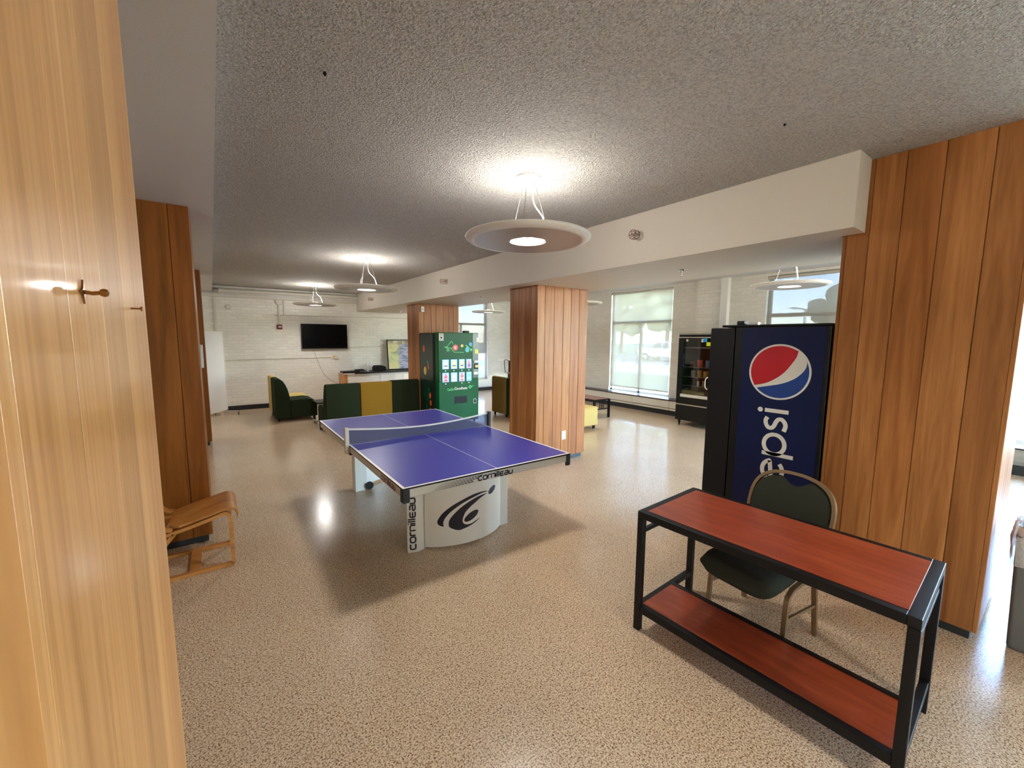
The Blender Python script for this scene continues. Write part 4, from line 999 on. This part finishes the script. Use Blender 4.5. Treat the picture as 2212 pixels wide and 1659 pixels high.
MB().box(4.29, 4.32, GY-.013, GY-.0105, 1.08, 1.105).box(4.335, 4.37, GY-.013, GY-.0105, 1.08, 1.105).build('coin_button', M['black'], rp)
MB().box(4.085, 4.195, GY+.02, GY+.11, 1.866, 1.905).build('antenna_box', M['rubber'], R, bevel=.006)
MB().tube([(GX0+.02, GY-.010, .90), (GX0+.02, GY-.010, 1.10)], .008, 8).build('door_handle', M['steel'], dr, smooth=True)

# ------------------------------------------------------------------ snack machine by the windows
R = thing('snack_machine', 'dark glass fronted snack machine left of the soft drink machine', 'vending machine', (8.04, 4.35, 0))
sx0, sx1, sy0, sy1 = 7.705, 8.39, 3.90, 4.80
c = MB(); c.box(sx0+.06, sx1, sy1-.03, sy1, .12, 1.885).box(sx0+.06, sx1, sy0, sy0+.03, .12, 1.885).box(sx1-.03, sx1, sy0+.03, sy1-.03, .12, 1.885).box(sx0+.06, sx1-.03, sy0+.03, sy1-.03, 1.80, 1.885).box(sx0+.06, sx1-.03, sy0+.03, sy1-.03, .12, .58)
c.build('cabinet', M['blackm'], R)
MB().box(sx0+.02, sx1+.005, sy1+.001, sy1+.010, .12, 1.885).build('side_skin', M['silver'], R)
MB().box(sx0+.01, sx0+.06, sy0, sy1, 1.80, 1.885).build('header', M['black'], R, bevel=.004)
MB().box(sx0+.003, sx0+.012, sy0, sy1, 1.862, 1.878).box(sx0+.003, sx0+.012, sy0, sy1, 1.795, 1.812).build('header_trim', M['silver'], R)
d = MB(); d.box(sx0, sx0+.05, sy1-.10, sy1, .46, 1.79).box(sx0, sx0+.05, sy0, sy0+.22, .46, 1.79).box(sx0, sx0+.05, sy0+.22, sy1-.10, 1.775, 1.79).box(sx0, sx0+.05, sy0+.22, sy1-.10, .46, .64)
dr = d.build('door', M['black'], R, bevel=.003)
MB().box(sx0+.02, sx0+.026, sy0+.22, sy1-.10, .64, 1.775).build('door_glass', M['mglass'], dr)
MB().box(sx0-.004, sx0-.0005, sy0+.10, sy1-.09, .60, .66).build('kick_label', M['offwhite'], dr)
MB().tube(catmull([(sx0-.002, 4.15, 1.04), (sx0-.03, 4.175, 1.0), (sx0-.035, 4.18, .92), (sx0-.03, 4.175, .84), (sx0-.002, 4.15, .80)], 5), .010, 8).build('door_handle', M['cream'], dr, smooth=True)
MB().box(sx0, sx0+.05, sy0, sy1, .12, .43).build('lower_panel', M['black'], R, bevel=.004)
MB().box(sx0-.003, sx0+.03, sy0, sy1, .433, .456).build('trim_strip', M['steel'], R)
for x in (sx0+.05, sx1-.06):
    for y in (sy0+.07, sy1-.07): MB().cyl((x, y, 0), .014, .12, 12, r2=.030).build('leg', M['black'], R, smooth=True)
MB().lathe([(.0001, -.003), (.024, -.003), (.024, 0), (.0001, 0)], (sx0+.019, 4.625, 1.745), 20, 0, 'x').build('round_sticker', M['offwhite'], dr)
MB().box(sx0-.002, sx0-.0004, 4.205, 4.285, 1.715, 1.785).build('blue_sticker', M['cyan'], dr)
MB().box(sx0+.016, sx0+.0195, 4.285, 4.33, 1.71, 1.775).build('paper_sticker', M['silverlt'], dr)
ns = MB().box(sx0-.003, sx0-.0006, 4.12, 4.215, 1.640, 1.712).build('neon_sticker', M['hivis'], dr)
for i, zz in enumerate((1.60, 1.20, 1.00, .82)):
    sh = MB().box(sx0+.09, sx1-.06, sy0+.04, sy1-.04, zz-.012, zz).build('shelf', M['steel'] if i == 0 else M['blackm'], R)
    MB().tube([(sx0+.085, sy0+.05, zz+.01), (sx0+.085, sy1-.05, zz+.01)], .003, 6).build('shelf_rail', M['steel'], sh)
def bag(y, z0, w_, h_, m_, label, lean_=.0):
    n_ = 10; vs = []; fs = []
    for side in (1, -1):
        for j in range(n_+1):
            for i in range(n_+1):
                a, b = i/n_*2-1, j/n_*2-1
                th = .035*max(0, (1-a**4))*max(0, (1-b**4))
                vs.append((sx0+.135-side*th+b*lean_, y+a*w_/2*(1-.06*(1-b*b)), z0+h_/2+b*h_/2))
        o_ = (n_+1)**2 if side < 0 else 0
        fs += [(o_+j*(n_+1)+i, o_+j*(n_+1)+i+1, o_+(j+1)*(n_+1)+i+1, o_+(j+1)*(n_+1)+i) for j in range(n_) for i in range(n_)]
    return tag(MB().add(vs, fs).build('snack_bag', m_, smooth=True), label, 'snack', 'snack packets inside the glass machine')
snk = {k_: mat('snack_'+k_, c_, .3) for k_, c_ in dict(red=(196, 62, 44), blue=(110, 140, 196), grey=(150, 148, 146), tan=(160, 126, 74), gold=(196, 150, 70), dark=(90, 36, 40), white=(226, 224, 214)).items()}
bag(4.40, 1.203, .115, .155, snk['red'], 'red snack packet on the upper filled shelf of the glass machine')
bag(4.235, 1.203, .10, .15, snk['blue'], 'blue and white snack packet beside the red one in the glass machine')
bag(4.55, 1.203, .10, .12, snk['dark'], 'dark red snack packet at the left end of the upper filled shelf')
bag(4.53, 1.003, .09, .14, snk['grey'], 'grey snack packet at the left of the middle shelf')
bag(4.40, 1.003, .10, .15, snk['tan'], 'tan snack packet in the middle of the middle shelf')
bag(4.27, 1.003, .11, .14, snk['gold'], 'golden snack packet at the right of the middle shelf')
bag(4.415, .823, .03, .11, snk['white'], 'slim white snack bar standing alone on the lowest shelf')
bag(4.29, .823, .08, .12, snk['tan'], 'tan snack packet on the lowest shelf right of the slim bar')

# ------------------------------------------------------------------ bin at right edge
R = thing('trash_bin', 'grey trash bin with a loose clear liner at the right edge', 'bin', (3.80, -.12, 0))
vs = []
for z_, s_ in ((0, .90), (.68, 1.0)):
    for a, b in ((-1, -1), (1, -1), (1, 1), (-1, 1)): vs.append((3.80+a*.205*s_, -.10+b*.205*s_, z_))
MB().add(vs, [(0, 3, 2, 1), (0, 1, 5, 4), (1, 2, 6, 5), (2, 3, 7, 6), (3, 0, 4, 7)]).build('bin_body', M['bin'], R, bevel=.02, seg=3)
m = mat('bin_liner', (222, 222, 224), .25, alpha=.8); k = N(m); k.bump(k.noise(k.coords(), 30, 3, .6, 2.), .8, .01)
lv = []; n_ = 48; rows = 6
for j in range(rows):
    for i in range(n_):
        a = 2*PI*i/n_; q = (abs(math.cos(a))**6+abs(math.sin(a))**6)**(-1/6)
        rr = (.205+[.012, .022, .020, .012, -.004, -.01][j]+random.uniform(-.007, .007))*q; zz = [.50, .57, .64, .695, .715, .66][j]+(random.uniform(-.02, .02) if j == 0 else random.uniform(-.006, .006))
        lv.append((3.80+rr*math.cos(a), -.10+rr*math.sin(a), zz))
lf = [(j*n_+i, j*n_+(i+1) % n_, (j+1)*n_+(i+1) % n_, (j+1)*n_+i) for j in range(rows-1) for i in range(n_)]
MB().add(lv, lf).build('bin_liner', m, R, smooth=True)

# ------------------------------------------------------------------ outside
gm = mat('lawn', (120, 140, 100), .9); k = N(gm); k.base(k.ramp(k.noise(k.coords(), 1.2, 6, .7), [(.3, lin((120, 130, 108))), (.7, lin((154, 164, 138)))]))
cm = mat('concrete', (214, 200, 190), .85); k = N(cm); k.base(k.ramp(k.noise(k.coords(), .8, 4), [(.3, lin((204, 190, 180))), (.7, lin((226, 214, 204)))]))
am = mat('asphalt', (140, 140, 142), .9)
GZ0 = -.30
def ground(nm, pts, m_, z): return tag(MB().prism(pts, z-.2, z).build(nm, m_), {'lawn': 'green lawn outside the windows', 'walkway': 'pale concrete walkway across the lawn outside', 'road': 'grey road with the parked pickup truck outside', 'patio': 'bright concrete patio outside the far window', 'field': 'distant grass field beyond the road'}[nm], 'ground')
ground('lawn', [(9.05, -40), (20.99, -40), (20.99, 60), (-10, 60), (-10, 17.01), (9.05, 17.01)], gm, GZ0)
ground('patio', [(-10, 12.02), (9.0, 12.02), (9.0, 17), (-10, 17)], cm, GZ0)
ground('walkway', [(21, -40), (30, -40), (30, 60), (21, 60)], cm, GZ0)
ground('road', [(30, -40), (44, -40), (44, 60), (30, 60)], am, GZ0)
ground('field', [(44.01, -80), (160, -80), (160, 160), (-60, 160), (-60, 60), (44, 60)], gm, GZ0)
leafm = mat('leaves', (112, 138, 78), .8); k = N(leafm); k.base(k.ramp(k.noise(k.coords(), 1.4, 5, .7), [(.3, lin((98, 108, 78))), (.7, lin((160, 168, 136)))]))
barkm = mat('bark', (96, 76, 58), .9)
def tree(x, y, h, r, label, seed):
    rnd = random.Random(seed); R_ = thing('tree', label, 'tree', (x, y, GZ0), group='trees beyond the road')
    MB().tube([(x, y, GZ0+.06), (x+.2, y, GZ0+h*.25), (x, y+.2, GZ0+h*.6)], .28, 10).build('trunk', barkm, R_, smooth=True)
    bm = bmesh.new()
    for i in range(34):
        th = rnd.uniform(0, 2*PI); q = rnd.uniform(-1, 1); rad = r*rnd.uniform(.45, .95)*math.sqrt(1-q*q*.8)
        c_ = Vector((x+rad*math.cos(th), y+rad*math.sin(th), GZ0+h*.60+q*h*.32))
        res = bmesh.ops.create_icosphere(bm, subdivisions=2, radius=r*rnd.uniform(.26, .42))
        for v_ in res['verts']: v_.co = v_.co*rnd.uniform(.8, 1.2)+c_
    me = bpy.data.meshes.new('crown'); 
    for v_ in bm.verts: v_.co -= Vector((x, y, GZ0))
    bm.to_mesh(me); bm.free(); me.materials.append(leafm)
    o_ = bpy.data.objects.new('crown', me); sc.collection.objects.link(o_); o_.parent = R_
tree(50, 33, 12.5, 4.0, 'broad leafy tree seen through the left part of the large window', 1)
tree(51, 41.5, 13.0, 4.2, 'tall leafy tree at the left edge of the large window view', 2)
tree(48, 24.5, 10., 3.8, 'leafy tree filling the right part of the large window view', 3)
tree(52, 14.2, 7.6, 2.5, 'round leafy tree under blue sky in the upper right window', 4)
tree(54, 6.6, 8.6, 2.7, 'larger leafy tree touching the pillar in the upper right window', 5)
tree(17, 50, 12.0, 3.6, 'leafy tree outside the far window beside the green machine', 6)
tree(52, -2, 9.5, 4.5, 'leafy tree beyond the bare window right of the dark pillar', 7)
def pole(x, y, h, label):
    R_ = thing('street_light', label, 'street light', (x, y, GZ0), group='street lights by the road')
    MB().tube([(x, y, GZ0), (x, y, GZ0+h)], .11, 10).build('pole', M['silverlt'], R_, smooth=True)
    MB().tube([(x, y, GZ0+h), (x-.5, y+.6, GZ0+h+.15)], .06, 8).build('arm', M['silverlt'], R_, smooth=True)
    MB().box(x-.9, x-.3, y+.5, y+.9, GZ0+h+.05, GZ0+h+.22).build('lamp_head', M['silverlt'], R_, bevel=.04)
pole(43, 14.6, 4.8, 'pale street light pole left in the upper right window')
pole(42, 8.9, 6.0, 'taller pale street light pole close to the pillar in the upper right window')
# parked pickup truck, nose to the left
CX, CY = 34.5, 22.6
R = thing('pickup_truck', 'white pickup truck parked on the road outside the large window', 'truck', (CX, CY, GZ0))
wm = mat('truck_white', (236, 240, 246), .25); gdk = mat('truck_glass', (60, 80, 100), .1)
z = GZ0
prof = [(CY+2.7, z+.45), (CY+2.75, z+.95), (CY+2.55, z+1.12), (CY+1.35, z+1.22), (CY+.75, z+1.80), (CY-.75, z+1.84), (CY-.95, z+1.25), (CY-2.7, z+1.25), (CY-2.7, z+.50)]
MB().prism(prof, CX-.95, CX+.95, 'x').build('truck_body', wm, R, bevel=.06, seg=3)
MB().prism([(CY+1.15, z+1.25), (CY+.70, z+1.72), (CY+.05, z+1.74), (CY+.05, z+1.25)], CX-.965, CX-.951, 'x').build('side_window', gdk, R)
MB().prism([(CY-.05, z+1.25), (CY-.05, z+1.74), (CY-.68, z+1.74), (CY-.72, z+1.25)], CX-.965, CX-.951, 'x').build('side_window', gdk, R)
for yy in (CY+1.75, CY-1.75):
    for xx in (CX-.97, CX+.75):
        wh = MB().cyl((xx, yy, z+.38), .38, .22, 28, 'x').build('wheel', M['rubber'], R, smooth=True)
        MB().cyl((xx-.012, yy, z+.38), .21, .012, 20, 'x').build('hub', M['steel'], wh, smooth=True)
MB().box(CX-.9, CX+.9, CY+2.74, CY+2.82, z+.45, z+.62).build('bumper', M['steel'], R, bevel=.02)
MB().box(CX-.9, CX-.6, CY+2.70, CY+2.77, z+.78, z+.95).build('headlight', M['offwhite'], R, bevel=.02)
